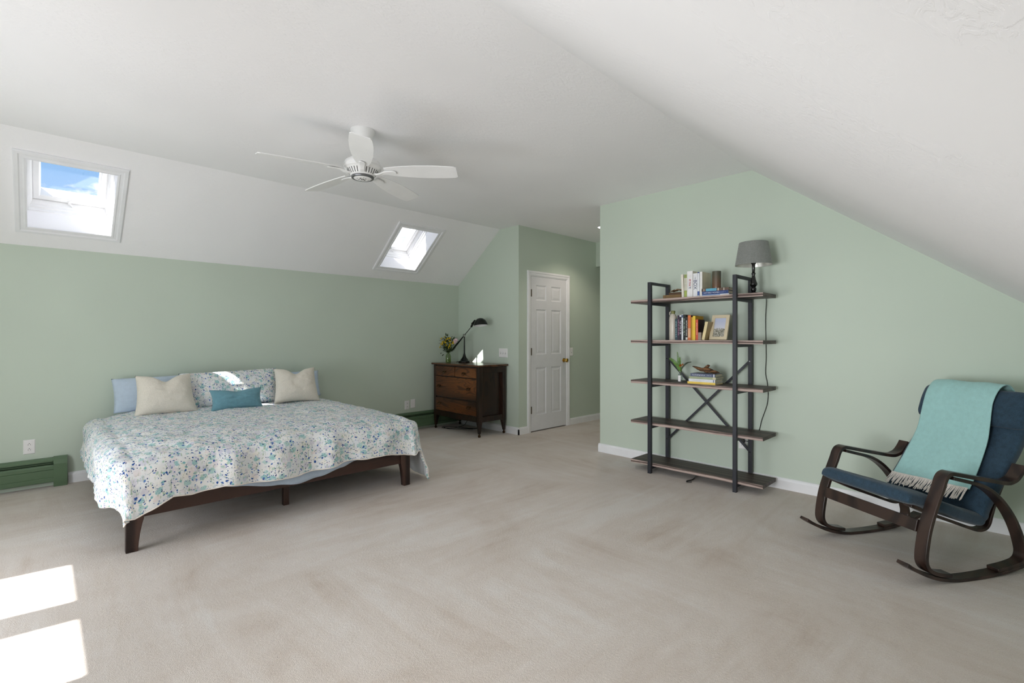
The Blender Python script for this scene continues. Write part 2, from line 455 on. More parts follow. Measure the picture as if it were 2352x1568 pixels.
b = MB(); b.box((XG, YH, 0), (XW + T, YH + T, ZK + 0.02)); struct(make('wall_left', b, M_WALL))
b = MB(); b.box((XG, YR - T, 0), (XW, YR, ZR)); struct(make('wall_right', b, M_WALL))
# far wall, dresser part (gable profile under the left slope)
R_YZ = Matrix(((0, 0, 1, 0), (1, 0, 0, 0), (0, 1, 0, 0), (0, 0, 0, 1)))   # local (x, y, z) -> world (z, x, y)
b = MB(); b.prism([(YD + T, 0), (YH, 0), (YH, ZK), (YC1, ZC), (YD + T, ZC)], T, Matrix.Translation((XW, 0, 0)) @ R_YZ)
struct(make('wall_far_corner', b, M_WALL))
b = MB(); b.prism([(YR, 0), (YB - T, 0), (YB - T, ZC), (YC2, ZC), (YR, ZR)], T, Matrix.Translation((XW, 0, 0)) @ R_YZ)
struct(make('wall_far', b, M_WALL))
b = MB(); b.box((XW, YB - T, 0), (XE, YB, ZC)); struct(make('wall_hall_right', b, M_WALL))
# hall wall with the door opening
DX0, DX1, DZ = 4.625, 5.352, 2.058
b = MB(); b.box((XW, YD, 0), (DX0 - 0.012, YD + T, ZC)); b.box((DX1 + 0.012, YD, 0), (XE, YD + T, ZC)); b.box((DX0 - 0.012, YD, DZ + 0.01), (DX1 + 0.012, YD + T, ZC))
struct(make('wall_hall_left', b, M_WALL))
b = MB(); b.box((XE, YB - T, 0), (XE + T, YD + T, ZC)); struct(make('wall_hall_end', b, M_WALL))
b = MB(); b.box((6.06, YB, 2.321), (6.20, YD, ZC)); struct(make('beam', b, M_WALL))
b = MB(); b.box((DX0 - 0.05, YD + T, 0), (DX1 + 0.05, YD + T + 0.05, DZ + 0.05)); struct(make('wall_closet', b, M_BLACKHOLE))

# gable wall behind the camera with two windows side by side
GW = [(2.545, 3.105), (3.255, 3.825)]; GZ0, GZ1 = 0.10, 2.34; G_ADDED = (0.70, 1.70, 0.42, 1.58)  # last tuple: unseen extra window, added to go with the low fill lamp
b = MB()
def gtop(y): return ZC if YC2 <= y <= YC1 else (ZC - KR * (YC2 - y) if y < YC2 else ZC - (y - YC1) * (ZC - ZK) / (YH - YC1))
def gpoly(y0, y1, z0=None, z1=None):
    pts = [(y0, z0 or 0), (y1, z0 or 0)]
    if z1: pts += [(y1, z1), (y0, z1)]
    else:
        pts += [(y1, gtop(y1))] + [(k, ZC) for k in (YC1, YC2) if y0 < k < y1] + [(y0, gtop(y0))]
    b.prism(pts, T, Matrix.Translation((XG - T, 0, 0)) @ R_YZ)
gpoly(YR, G_ADDED[0]); gpoly(G_ADDED[1], GW[0][0]); gpoly(G_ADDED[0], G_ADDED[1], 0, G_ADDED[2]); b.prism([(G_ADDED[0], G_ADDED[3]), (G_ADDED[1], G_ADDED[3]), (G_ADDED[1], ZC), (YC2, ZC), (G_ADDED[0], gtop(G_ADDED[0]))], T, Matrix.Translation((XG - T, 0, 0)) @ R_YZ); gpoly(GW[0][1], GW[1][0]); gpoly(GW[1][1], YH)
for y0, y1 in GW: gpoly(y0, y1, 0, GZ0); gpoly(y0, y1, GZ1)
struct(make('wall_back', b, M_WALL))
for i, (y0, y1, gz0, gz1) in enumerate([g + (GZ0, GZ1) for g in GW] + [G_ADDED]):
    e = thing('window_%d' % (3 + i), 'x', 'x', (XG - 0.06, (y0 + y1) / 2, gz0)); del e['label']; del e['category']; struct(e)
    hw = (y1 - y0) / 2; hh = gz1 - gz0
    f = MB()
    for lo, hi in (((-0.03, -hw, 0), (0.03, hw, 0.03)), ((-0.03, -hw, hh - 0.03), (0.03, hw, hh)), ((-0.03, -hw, 0.03), (0.03, -hw + 0.03, hh - 0.03)), ((-0.03, hw - 0.03, 0.03), (0.03, hw, hh - 0.03))): f.box(lo, hi)
    make('window_frame', f, M_SASH, e)
    g = MB(); g.box((-0.004, -hw + 0.03, 0.03), (0.004, hw - 0.03, hh - 0.03)); make('glass_pane', g, M_GLASS, e)

# flat ceiling (a hole is not needed for the recessed lamp, it is flush)
b = MB(); b.box((XG, YC2, ZC), (XW, YC1, ZC + T)); b.box((XW, YB - T, ZC), (XE + T, YD + T, ZC + T)); 
struct(make('ceiling', b, M_CEIL), 'white skip-trowel plaster ceiling')
# right slope
def slope_matrix(y0, z0, y1, z1, x0):
    """local x = world X, local y = up the slope, local z = outward"""
    m_ = Vector((0, y1 - y0, z1 - z0)).normalized(); n_ = Vector((1, 0, 0)).cross(m_)
    if n_.z < 0: n_ = -n_
    return basis((1, 0, 0), m_, n_, (x0, y0, z0)), (Vector((0, y1 - y0, z1 - z0))).length
MR, LR = slope_matrix(YR - 0.2, ZR - 0.2 * KR, YC2, ZC, 0)
b = MB(); b.box((XG, 0, 0), (XW + T, LR, 0.14), mat=MR); struct(make('ceiling_slope', b, M_CEIL))
# left slope with two skylight shafts
ML, LL = slope_matrix(YH, ZK, YC1, ZC, 0)
SKY = [(-0.075, 0.448), (3.022, 3.54)]; E0, E1 = 0.22, 0.887; SD = 0.2
b = MB()
xs = [XG, SKY[0][0], SKY[0][1], SKY[1][0], SKY[1][1], XW + T]
for i in range(5):
    if i in (1, 3):
        b.box((xs[i], -0.1, 0), (xs[i + 1], E0, SD), mat=ML); b.box((xs[i], E1, 0), (xs[i + 1], LL + 0.02, SD), mat=ML)
    else:
        b.box((xs[i], -0.1, 0), (xs[i + 1], LL + 0.02, SD), mat=ML)
struct(make('ceiling_slope_with_skylights', b, M_CEIL))

# skylights: casing on the slope, stepped shaft frame, sash, glass, catch
def ring(mb, x0, x1, e0, e1, wd, d0, d1, mi=0):
    mb.box((x0, e0, d0), (x1, e0 + wd, d1), mi); mb.box((x0, e1 - wd, d0), (x1, e1, d1), mi)
    mb.box((x0, e0 + wd, d0), (x0 + wd, e1 - wd, d1), mi); mb.box((x1 - wd, e0 + wd, d0), (x1, e1 - wd, d1), mi)
def mitred(mb, x0, x1, e0, e1, prof):
    """picture-frame moulding: prof = list of (inset from outer edge, height d) swept round the rectangle with mitres"""
    n_ = len(prof); vs_ = []
    for cx_, cyy, sx, sy in ((x0, e0, 1, 1), (x1, e0, -1, 1), (x1, e1, -1, -1), (x0, e1, 1, -1)):
        for ins, d in prof: vs_.append((cx_ + sx * ins, cyy + sy * ins, d))
    fs = [(c * n_ + k, c * n_ + (k + 1) % n_, ((c + 1) % 4) * n_ + (k + 1) % n_, ((c + 1) % 4) * n_ + k) for c in range(4) for k in range(n_)]
    mb.add(vs_, fs)
for i, (x0, x1) in enumerate(SKY):
    root = bpy.data.objects.new('window_%d' % (1 + i), None); COL.objects.link(root); struct(root)
    root.matrix_world = ML @ Matrix.Translation(((x0 + x1) / 2, E0, 0))
    hw = (x1 - x0) / 2; hh = E1 - E0
    c = MB(); mitred(c, -hw - 0.066, hw + 0.066, -0.066, hh + 0.066, [(0, 0), (0, -0.012), (0.006, -0.018), (0.026, -0.018), (0.034, -0.011), (0.050, -0.011), (0.058, -0.015), (0.070, -0.012), (0.070, 0)])
    make('casing', c, M_TRIM, root)
    f = MB()
    mitred(f, -hw, hw, 0, hh, [(0, SD - 0.01), (0.008, SD - 0.01), (0.008, SD + 0.02), (0.018, SD + 0.025), (0.018, SD + 0.045), (0.026, SD + 0.05), (0.034, SD + 0.12), (0.034, SD + 0.22), (0, SD + 0.22)])
    make('window_frame', f, M_SASH, root)
    s = MB()
    mitred(s, -hw + 0.030, hw - 0.030, 0.036, hh - 0.036, [(0, SD + 0.10), (0.010, SD + 0.092), (0.040, SD + 0.092), (0.048, SD + 0.10), (0.052, SD + 0.165), (0.052, SD + 0.19), (0, SD + 0.19)])
    make('sash', s, M_SASH, root)
    g = MB(); g.box((-hw + 0.08, 0.086, SD + 0.165), (hw - 0.08, hh - 0.086, SD + 0.172)); make('glass_pane', g, M_GLASS, root)
    k = MB(); k.tube([(-0.012, 0.045, SD + 0.085), (0.0, 0.045, SD + 0.075), (0.014, 0.035, SD + 0.06), (0.020, 0.02, SD + 0.055)], [0.006, 0.006, 0.005, 0.004], 10); k.lathe([(0.012, 0), (0.012, 0.008)], (0.0, 0.058, SD + 0.084), 16)
    make('catch', k, M_SASH, root, smooth=True)

# baseboards
BPROF = [(0, 0), (0.015, 0), (0.015, 0.07), (0.011, 0.082), (0.006, 0.09), (0, 0.092)]
def baseboard(name, p0, p1, normal):
    d = (Vector(p1) - Vector(p0)); ln = d.length; d.normalize(); n_ = Vector(normal)
    mt = basis(n_, (0, 0, 1), d, (p0[0], p0[1], 0))
    b_ = MB(); b_.prism(BPROF, ln, mt); struct(make(name, b_, M_TRIM))
baseboard('baseboard_far', (XW, YR, 0), (XW, YB + 0.015, 0), (-1, 0, 0))
baseboard('baseboard_corner', (XW, YD - 0.015, 0), (XW, YH, 0), (-1, 0, 0))
baseboard('baseboard_hall', (XW - 0.015, YD, 0), (DX0 - 0.068, YD, 0), (0, -1, 0))
baseboard('baseboard_hall_end', (DX1 + 0.068, YD, 0), (XE, YD, 0), (0, -1, 0))
baseboard('baseboard_left', (0.175, YH, 0), (2.6, YH, 0), (0, -1, 0))
baseboard('baseboard_hall_right', (XW, YB, 0), (XE, YB, 0), (0, 1, 0))

# ------------------------------------------------------------------ door in the hall
root = bpy.data.objects.new('door_1', None); COL.objects.link(root); struct(root); root.location = (DX0, YD, 0)
dw = DX1 - DX0
s = MB(); Y0 = -0.002; TH = 0.035
panels = [(4.717, 4.922, 1.742, 1.946), (5.028, 5.232, 1.742, 1.946), (4.717, 4.922, 1.020, 1.624), (5.028, 5.232, 1.020, 1.624), (4.717, 4.922, 0.217, 0.850), (5.028, 5.232, 0.217, 0.850)]
xs_ = [0.004, 0.097, 0.302, 0.405, 0.610, dw - 0.004]; zs_ = [0.014, 0.217, 0.850, 1.020, 1.624, 1.742, 1.946, DZ - 0.004]
for i in range(5):
    for j in range(7):
        if i in (1, 3) and j in (1, 3, 5):
            x0, x1, z0, z1 = xs_[i], xs_[i + 1], zs_[j], zs_[j + 1]
            rings_ = [(0, Y0), (0.014, Y0 + 0.009), (0.022, Y0 + 0.009), (0.048, Y0 + 0.003)]
            vv = []
            for ins, y in rings_: vv += [(x0 + ins, y, z0 + ins), (x1 - ins, y, z0 + ins), (x1 - ins, y, z1 - ins), (x0 + ins, y, z1 - ins)]
            ff = [(4 * k + a, 4 * k + (a + 1) % 4, 4 * (k + 1) + (a + 1) % 4, 4 * (k + 1) + a) for k in range(3) for a in range(4)] + [(12, 13, 14, 15)]
            s.add(vv, ff)
        else:
            s.add([(xs_[i], Y0, zs_[j]), (xs_[i + 1], Y0, zs_[j]), (xs_[i + 1], Y0, zs_[j + 1]), (xs_[i], Y0, zs_[j + 1])], [(0, 1, 2, 3)])
s.box((0.004, Y0 + 0.010, 0.014), (dw - 0.004, Y0 + TH, DZ - 0.004))
s.box((0.004, Y0 + 0.0001, 0.014), (0.0045, Y0 + TH, DZ - 0.004))
make('door_leaf', s, M_DOOR, root, recalc=False)
c = MB(); CP = [(0, 0), (0, -0.010), (0.008, -0.016), (0.024, -0.018), (0.034, -0.012), (0.052, -0.012), (0.060, -0.008), (0.066, -0.006), (0.066, 0)]
def casing_path(mb, prof, inner):
    xa, xb, zt = -inner, dw + inner, DZ + inner; n_ = len(prof); vv = []
    for (x, z, sx, sz) in ((xa, 0, -1, 0), (xa, zt, -1, 1), (xb, zt, 1, 1), (xb, 0, 1, 0)):
        for ins, y in prof: vv.append((x + sx * (0.066 - ins), y, z + sz * (0.066 - ins)))
    ff = [(q * n_ + k, q * n_ + (k + 1) % n_, (q + 1) * n_ + (k + 1) % n_, (q + 1) * n_ + k) for q in range(3) for k in range(n_)]
    mb.add(vv, ff)
casing_path(c, CP, 0.004)
c.box((-0.012, -0.001, 0), (0.002, T, DZ + 0.006)); c.box((dw - 0.002, -0.001, 0), (dw + 0.012, T, DZ + 0.006)); c.box((-0.012, -0.001, DZ - 0.002), (dw + 0.012, T, DZ + 0.010))
make('casing', c, M_TRIM, root)
for z in (1.834, 1.062, 0.292):
    h = MB(); h.box((-0.004, -0.008, z - 0.046), (0.012, -0.001, z + 0.046)); h.lathe([(0.005, z - 0.048), (0.005, z + 0.048)], (0.004, -0.010, 0), 12); make('hinge', h, M_HINGE, root)
k = MB(); RK = Matrix.Rotation(PI / 2, 4, 'X')
k.lathe([(0.030, 0), (0.030, 0.004), (0.012, 0.010), (0.011, 0.032), (0.024, 0.040), (0.029, 0.052), (0.026, 0.064), (0.012, 0.070), (0.0005, 0.071)], (0.672, -0.002, 0.928), 28, mat=RK)
make('door_knob', k, M_BRASS, root, smooth=True, angle=60)

# ------------------------------------------------------------------ wall plates
def plate_at(name, label, loc, axis, w_=0.072, h_=0.118, kind='outlet', cat='outlet'):
    """axis 'Y' : on a wall facing -Y; 'X' : on a wall facing -X"""
    o = thing(name, label, cat, loc, 0 if axis == 'Y' else -PI / 2)
    p = MB(); p.frustum((-w_ / 2, -h_ / 2), (w_ / 2, h_ / 2), 0, (-w_ / 2 + 0.006, -h_ / 2 + 0.006), (w_ / 2 - 0.006, h_ / 2 - 0.006), 0.006)
    R = basis((1, 0, 0), (0, 0, 1), (0, -1, 0), (0, 0, 0))
    p.v = [tuple(R @ Vector(v)) for v in p.v]
    make('cover_plate', p, M_PLATE, o)
    if kind == 'outlet':
        for sz in (-0.021, 0.021):
            r = MB(); r.lathe([(0.0165, 0.006), (0.0165, 0.0085), (0.015, 0.009)], (0, 0, sz), 24, mat=R); ro = make('receptacle', r, M_PLATE, o)
            q = MB()
            for a, b_, hh_ in ((-0.0065, 0.002, 0.004), (0.0065, 0.002, 0.0035)): q.box((a - 0.0012, -0.0098, sz + b_ - hh_ - 0.004), (a + 0.0012, -0.0088, sz + b_ + hh_ - 0.004))
            q.box((-0.0022, -0.0098, sz + 0.0055), (0.0022, -0.0088, sz + 0.0105)); make('slot', q, M_SLOT, ro)
    elif kind == 'switch':
        n_ = max(1, round(w_ / 0.05)) if w_ > 0.1 else 1
        for a in [(-0.046, 0, 0.046)[i] for i in range(3)] if n_ > 1 else [0]:
            t = MB(); t.box((a - 0.005, -0.013, -0.008), (a + 0.005, -0.005, 0.012)); make('toggle', t, M_PLATE, o, bevel=0.001)
            t = MB(); t.box((a - 0.006, -0.0068, -0.013), (a + 0.006, -0.0058, 0.013)); make('slot', t, M_SLOT, o)
    return o
plate_at('wall_outlet', 'white duplex outlet above the heater beside the bed, facing the room alone', (-0.062, YH, 0.346), 'Y')
plate_at('wall_outlet', 'white duplex outlet next to the blank plate, between bed and dresser', (3.532, YH, 0.341), 'Y', w_=0.074)
plate_at('blank_plate', 'plain white blank cover plate just beside the dresser, above the heater', (3.624, YH, 0.353), 'Y', kind='blank', cat='wall plate')
plate_at('light_switch', 'white triple light switch plate on the corner wall above the dresser', (XW, 4.69, 1.043), 'X', w_=0.165, h_=0.118, kind='switch', cat='light switch')
plate_at('light_switch', 'single white light switch on the darker hall wall beside the closet door', (5.466, YD, 1.042), 'Y', kind='switch', cat='light switch')
so = plate_at('wall_outlet', 'white outlet low on the wall behind the bookshelf with a plug in it', (XW, 1.632, 0.335), 'X')
plate_at('wall_outlet', 'white outlet in shadow under the dresser, above the baseboard', (XW, 5.22, 0.22), 'X', w_=0.115)

# ------------------------------------------------------------------ baseboard heaters
def heater(label, x0, x1, cap_left, cap_right):
    ln = x1 - x0
    o = thing('baseboard_heater', label, 'heater', (x0, YH, 0))
    def swept(name, prof, a, b_, mat):
        m_ = MB(); m_.prism(prof, b_ - a, basis((0, -1, 0), (0, 0, 1), (1, 0, 0), (a, 0, 0)) if False else basis((0, -1, 0), (0, 0, 1), (-1, 0, 0), (b_, 0, 0))); return make(name, m_, mat, o)
    swept('back_panel', [(0, 0.03), (0.006, 0.03), (0.006, 0.215), (0.040, 0.215), (0.046, 0.208), (0.046, 0.222), (0.030, 0.238), (0, 0.240)], 0, ln, M_HEAT)
    swept('front_cover', [(0.058, 0.045), (0.064, 0.045), (0.064, 0.075), (0.060, 0.079), (0.062, 0.083), (0.062, 0.140), (0.058, 0.144), (0.062, 0.148), (0.062, 0.172), (0.052, 0.184), (0.048, 0.184), (0.056, 0.170), (0.056, 0.050)], 0, ln, M_HEAT)
    swept('damper', [(0.036, 0.186), (0.054, 0.196), (0.054, 0.199), (0.036, 0.190)], 0.02, ln - 0.02, M_HEAT)
    swept('heating_core', [(0.006, 0.06), (0.050, 0.06), (0.050, 0.165), (0.006, 0.165)], 0.02, ln - 0.02, M_BLACKHOLE)
    for want, a in ((cap_left, 0.0), (cap_right, ln - 0.085)):
        if want:
            q = swept('end_cap', [(0, 0.0), (0.066, 0.0), (0.068, 0.05), (0.068, 0.190), (0.052, 0.222), (0.034, 0.243), (0, 0.245)], a, a + 0.085, M_HEAT)
    return o
heater('green baseboard heater with a stepped end cap, at the picture edge before the bed', XG + 0.05, 0.168, False, True)
heater('green baseboard heater running between the bed and the dresser corner', 2.60, XW - 0.02, True, False)

# ------------------------------------------------------------------ recessed hall light
o = thing('ceiling_light', 'small lit recessed round ceiling light at the hall entrance', 'ceiling light', (5.27, 3.72, ZC))
t = MB(); t.lathe([(0.060, 0.0), (0.080, -0.001), (0.084, -0.004), (0.070, -0.008), (0.060, -0.004)], n=40, caps=False); make('trim_ring', t, M_TRIM, o, smooth=True)
t = MB(); t.lathe([(0.062, -0.002), (0.050, -0.005), (0.02, -0.006), (0.0005, -0.006)], n=40); make('lens', t, M_DOWNLIGHT, o, smooth=True)
ld = bpy.data.lights.new('hall_lamp', 'SPOT'); ld.energy = 17; ld.spot_size = math.radians(130); ld.spot_blend = 0.6; ld.shadow_soft_size = 0.05; ld.color = (1, 0.86, 0.74)
lo = link_light('hall_lamp', ld, (5.27, 3.72, ZC - 0.03), (0, 0, -1))

# ------------------------------------------------------------------ ceiling fan
FX, FY = 1.613, 3.151
fan = thing('ceiling_fan', 'white five-blade ceiling fan hanging from the flat ceiling, switched off', 'ceiling fan', (FX, FY, ZC))
t = MB(); t.lathe([(0.082, 0.0), (0.082, -0.006), (0.078, -0.022), (0.060, -0.060), (0.036, -0.095), (0.022, -0.108), (0.016, -0.112)], n=48); make('canopy', t, M_FAN, fan, smooth=True)
t = MB(); t.lathe([(0.013, -0.10), (0.013, -0.19)], n=24); t.lathe([(0.020, -0.175), (0.030, -0.190), (0.030, -0.20)], n=24); make('downrod', t, M_FAN, fan, smooth=True)
t = MB()
t.lathe([(0.03, -0.190), (0.060, -0.194), (0.095, -0.205), (0.118, -0.222), (0.127, -0.240), (0.128, -0.250), (0.124, -0.252), (0.124, -0.256), (0.127, -0.258), (0.124, -0.268), (0.105, -0.276), (0.092, -0.300), (0.080, -0.318), (0.066, -0.325)], n=64)
mo = make('motor_housing', t, M_FAN, fan, smooth=True, angle=50)
for k in range(30):
    a = 2 * PI * k / 30 + 0.1
    s = MB(); r0, z0, r1, z1 = 0.1035, -0.2795, 0.0850, -0.3115
    ca, sa = math.cos(a), math.sin(a); wv_ = 0.0022
    q0 = Vector((ca * r0, sa * r0, z0)); q1 = Vector((ca * r1, sa * r1, z1)); tn = Vector((-sa, ca, 0)) * wv_; nn = Vector((ca * 0.866, sa * 0.866, -0.5)) * 0.0012
    s.add([q0 - tn + nn, q0 + tn + nn, q1 + tn + nn, q1 - tn + nn, q0 - tn - nn, q0 + tn - nn, q1 + tn - nn, q1 - tn - nn], [(0, 1, 2, 3), (4, 7, 6, 5), (0, 4, 5, 1), (1, 5, 6, 2), (2, 6, 7, 3), (3, 7, 4, 0)])
    make('vent_slot', s, M_SLOT, mo)
t = MB(); t.lathe([(0.074, -0.318), (0.077, -0.326), (0.074, -0.334), (0.066, -0.336), (0.060, -0.334)], n=48, caps=False); make('switch_ring', t, M_FANRING, fan, smooth=True)
t = MB(); t.lathe([(0.066, -0.330), (0.056, -0.337), (0.030, -0.339), (0.0005, -0.339)], n=48); cap = make('bottom_cap', t, M_FAN, fan, smooth=True)
for a, r, s_ in ((0.4, 0.022, 0.005), (2.3, 0.026, 0.004), (3.6, 0.024, 0.006), (5.2, 0.025, 0.0045), (1.4, 0.038, 0.002), (4.4, 0.038, 0.002), (3.0, 0.038, 0.002), (6.0, 0.038, 0.002)):
    t = MB(); t.lathe([(s_, -0.3385), (s_, -0.3405)], (r * math.cos(a), r * math.sin(a), 0), 12); make('mounting_hole', t, M_SLOT, cap)
t = MB(); t.lathe([(0.010, -0.3385), (0.011, -0.341), (0.0085, -0.341), (0.0085, -0.3385)], n=20, caps=False); make('socket_ring', t, M_SLOT, cap)
def blade_w(x):   # half width along the blade
    pts = [(0.155, 0.038), (0.19, 0.048), (0.26, 0.060), (0.38, 0.072), (0.50, 0.074), (0.60, 0.070), (0.645, 0.064), (0.66, 0.054)]
    for (a, wa), (c_, wc) in zip(pts, pts[1:]):
        if x <= c_: return wa + (wc - wa) * (x - a) / (c_ - a)
    return pts[-1][1]
PITCH = math.radians(-13)
for k in range(5):
    a = math.radians(-118 + 72 * k)
    Rz = Matrix.Rotation(a, 4, 'Z'); Rp = Matrix.Rotation(PITCH, 4, 'X')
    xs2 = [0.155, 0.165, 0.18, 0.21, 0.26, 0.32, 0.38, 0.44, 0.50, 0.56, 0.61, 0.645, 0.657, 0.66]
    m_ = MB(); vv = []
    for x in xs2:
        hw_ = blade_w(x); sag = -0.285 - 0.012 * ((x - 0.155) / 0.5)
        for yy, zz in ((-hw_, 0.003), (hw_, 0.003), (hw_, -0.003), (-hw_, -0.003)):
            p = Rz @ (Matrix.Translation((x, 0, sag)) @ (Rp @ Vector((0, yy, zz)))); vv.append(p)
    n_ = len(xs2)
    ff = [(4 * i + q, 4 * i + (q + 1) % 4, 4 * (i + 1) + (q + 1) % 4, 4 * (i + 1) + q) for i in range(n_ - 1) for q in range(4)] + [(3, 2, 1, 0), tuple(4 * (n_ - 1) + q for q in range(4))]
    m_.add(vv, ff)
    bl = make('fan_blade', m_, M_FAN, fan)
    m_ = MB(); vv = []
    bx = [(0.070, 0.020, -0.305, 0.010), (0.10, 0.018, -0.310, 0.010), (0.125, 0.017, -0.306, 0.009), (0.15, 0.018, -0.298, 0.008), (0.18, 0.022, -0.296, 0.007), (0.215, 0.024, -0.297, 0.006), (0.232, 0.018, -0.298, 0.005), (0.238, 0.010, -0.298, 0.004)]
    for x, hw_, z, th in bx:
        for yy, zz in ((-hw_, th / 2), (hw_, th / 2), (hw_ * 0.8, -th / 2), (-hw_ * 0.8, -th / 2)):
            pr = Rp if x > 0.14 else Matrix.Identity(4)
            vv.append(Rz @ (Matrix.Translation((x, 0, z)) @ (pr @ Vector((0, yy, zz)))))
    n_ = len(bx)
    ff = [(4 * i + q, 4 * i + (q + 1) % 4, 4 * (i + 1) + (q + 1) % 4, 4 * (i + 1) + q) for i in range(n_ - 1) for q in range(4)] + [(3, 2, 1, 0), tuple(4 * (n_ - 1) + q for q in range(4))]
    m_.add(vv, ff); make('blade_bracket', m_, M_FAN, bl, bevel=0.002)

# ------------------------------------------------------------------ bed
BX0, BX1, BY0, BY1 = 0.355, 2.255, 3.56, 5.60
bed = thing('platform_bed', 'low dark walnut platform bed frame with tapered legs', 'bed', ((BX0 + BX1) / 2, (BY0 + BY1) / 2, 0))
ox, oy = bed.location.x, bed.location.y
def BL(lo, hi): return (lo[0] - ox, lo[1] - oy, lo[2]), (hi[0] - ox, hi[1] - oy, hi[2])
t = MB(); t.box(*BL((BX0 + 0.01, BY0 + 0.015, 0.19), (BX1 - 0.01, BY0 + 0.045, 0.31))); make('foot_rail', t, M_BEDWOOD, bed, bevel=0.003)
t = MB(); t.box(*BL((BX0 + 0.01, BY1 - 0.045, 0.19), (BX1 - 0.01, BY1 - 0.015, 0.31))); make('head_rail', t, M_BEDWOOD, bed, bevel=0.003)
for x in (BX0 + 0.012, BX1 - 0.042):
    t = MB(); t.box(*BL((x, BY0 + 0.046, 0.19), (x + 0.03, BY1 - 0.046, 0.31))); make('side_rail', t, M_BEDWOOD, bed, bevel=0.003)
t = MB()
for i in range(12): yy = BY0 + 0.1 + i * 0.165; t.box(*BL((BX0 + 0.045, yy, 0.285), (BX1 - 0.045, yy + 0.07, 0.305)))
t.box(*BL(((BX0 + BX1) / 2 - 0.03, BY0 + 0.05, 0.20), ((BX0 + BX1) / 2 + 0.03, BY1 - 0.05, 0.284)))
make('slat_base', t, M_BEDWOOD, bed)
for sx, xx in ((1, BX0), (-1, BX1)):
    for sy, yy in ((1, BY0), (-1, BY1)):
        # outer faces straight, inner face bows inward toward the top
        t = MB(); vv = []
        prof = [(0.0, 0.058), (0.05, 0.061), (0.10, 0.067), (0.15, 0.076), (0.19, 0.086), (0.31, 0.086)]
        for z, w_ in prof:
            xa, xb = sorted((xx, xx + sx * w_)); ya, yb = sorted((yy, yy + sy * 0.05))
            vv += [(xa - ox, ya - oy, z), (xb - ox, ya - oy, z), (xb - ox, yb - oy, z), (xa - ox, yb - oy, z)]
        n_ = len(prof)
        t.add(vv, [(4 * i + q, 4 * i + (q + 1) % 4, 4 * (i + 1) + (q + 1) % 4, 4 * (i + 1) + q) for i in range(n_ - 1) for q in range(4)] + [(3, 2, 1, 0), tuple(4 * (n_ - 1) + q for q in range(4))])
        make('leg', t, M_BEDWOODZ, bed, bevel=0.003)
t = MB(); t.box(*BL((1.298, 3.765, 0), (1.338, 3.805, 0.20))); make('support_leg', t, M_BEDWOODZ, bed, bevel=0.002)
t = MB(); t.box(*BL((1.298, 4.9, 0), (1.338, 4.94, 0.20))); make('support_leg', t, M_BEDWOODZ, bed, bevel=0.002)

def rbox(name, lo, hi, mat, r=0.05, parent=None):
    t_ = MB(); t_.box(lo, hi); return make(name, t_, mat, parent, smooth=True, bevel=r, segs=6, angle=60)
mt = rbox('mattress', (BX0 + 0.02, BY0 + 0.05, 0.312), (BX1 - 0.02, BY1 - 0.01, 0.50), M_MATTRESS, 0.04)
tag(mt, 'thick mattress on the platform bed, hidden beneath the floral duvet', 'mattress')

# light blue sheet hanging out under the duvet along the foot
def sheet_low(x):
    pts = [(0.40, 0.33), (0.55, 0.31), (0.80, 0.293), (0.93, 0.268), (1.17, 0.222), (1.32, 0.205), (1.475, 0.222), (1.64, 0.262), (1.763, 0.290), (1.95, 0.33), (2.21, 0.36)]
    for (a, za), (c_, zc) in zip(pts, pts[1:]):
        if x <= c_:
            tt = (x - a) / (c_ - a); return za + (zc - za) * (3 * tt * tt - 2 * tt ** 3)
    return pts[-1][1]
def sheet_fn(u, v):
    x = BX0 + 0.05 + u * (BX1 - BX0 - 0.10)
    ly = sheet_low(x)
    tot = 0.30 + (0.505 - ly); a = v * tot
    if a < 0.30: return (x, 3.90 - a, 0.508)
    d = a - 0.30
    fold = 0.010 * math.sin(x * 21 + d * 9) * min(1, d / 0.15) + 0.010 * noise.noise(Vector((x * 5, d * 8, 3)))
    return (x, 3.60 - 0.035 * min(1, d / 0.04) - 0.02 * min(1, d / 0.2) + fold, 0.508 - d)
t = MB(); t.grid(90, 26, sheet_fn); sh = make('bed_sheet', t, M_BLUE, smooth=True, recalc=False, angle=180)
md = sh.modifiers.new('thickness', 'SOLIDIFY'); md.thickness = 0.0015; md.offset = 0
tag(sh, 'light blue bed sheet edge drooping below the duvet at the foot', 'sheet')

# duvet
DR = 0.125; ZT = 0.585
XL, XRR, YF, YHD = BX0 + 0.03, BX1 - 0.02, 3.625, 5.47
AL = 0.375; BF = 0.355
def ar(s_):   # overhang right side, longer near the foot
    return 0.40 + 0.24 * math.exp(-((s_ - 3.75) / 0.45) ** 2)
def interp(pts, x):
    if x <= pts[0][0]: return pts[0][1]
    for (a, za), (c_, zc) in zip(pts, pts[1:]):
        if x <= c_: return za + (zc - za) * (x - a) / (c_ - a)
    return pts[-1][1]
HEMZ = [(0.35, 0.20), (0.45, 0.240), (0.57, 0.298), (0.67, 0.288), (0.84, 0.303), (1.05, 0.283), (1.30, 0.280), (1.52, 0.294), (1.72, 0.306), (1.98, 0.306), (2.12, 0.285), (2.25, 0.27)]
def drape(m_):
    q = PI / 2 * DR
    if m_ < q: return DR * math.sin(m_ / DR), DR * (1 - math.cos(m_ / DR))
    return DR + 0.10 * (m_ - q), DR + 0.99 * (m_ - q)
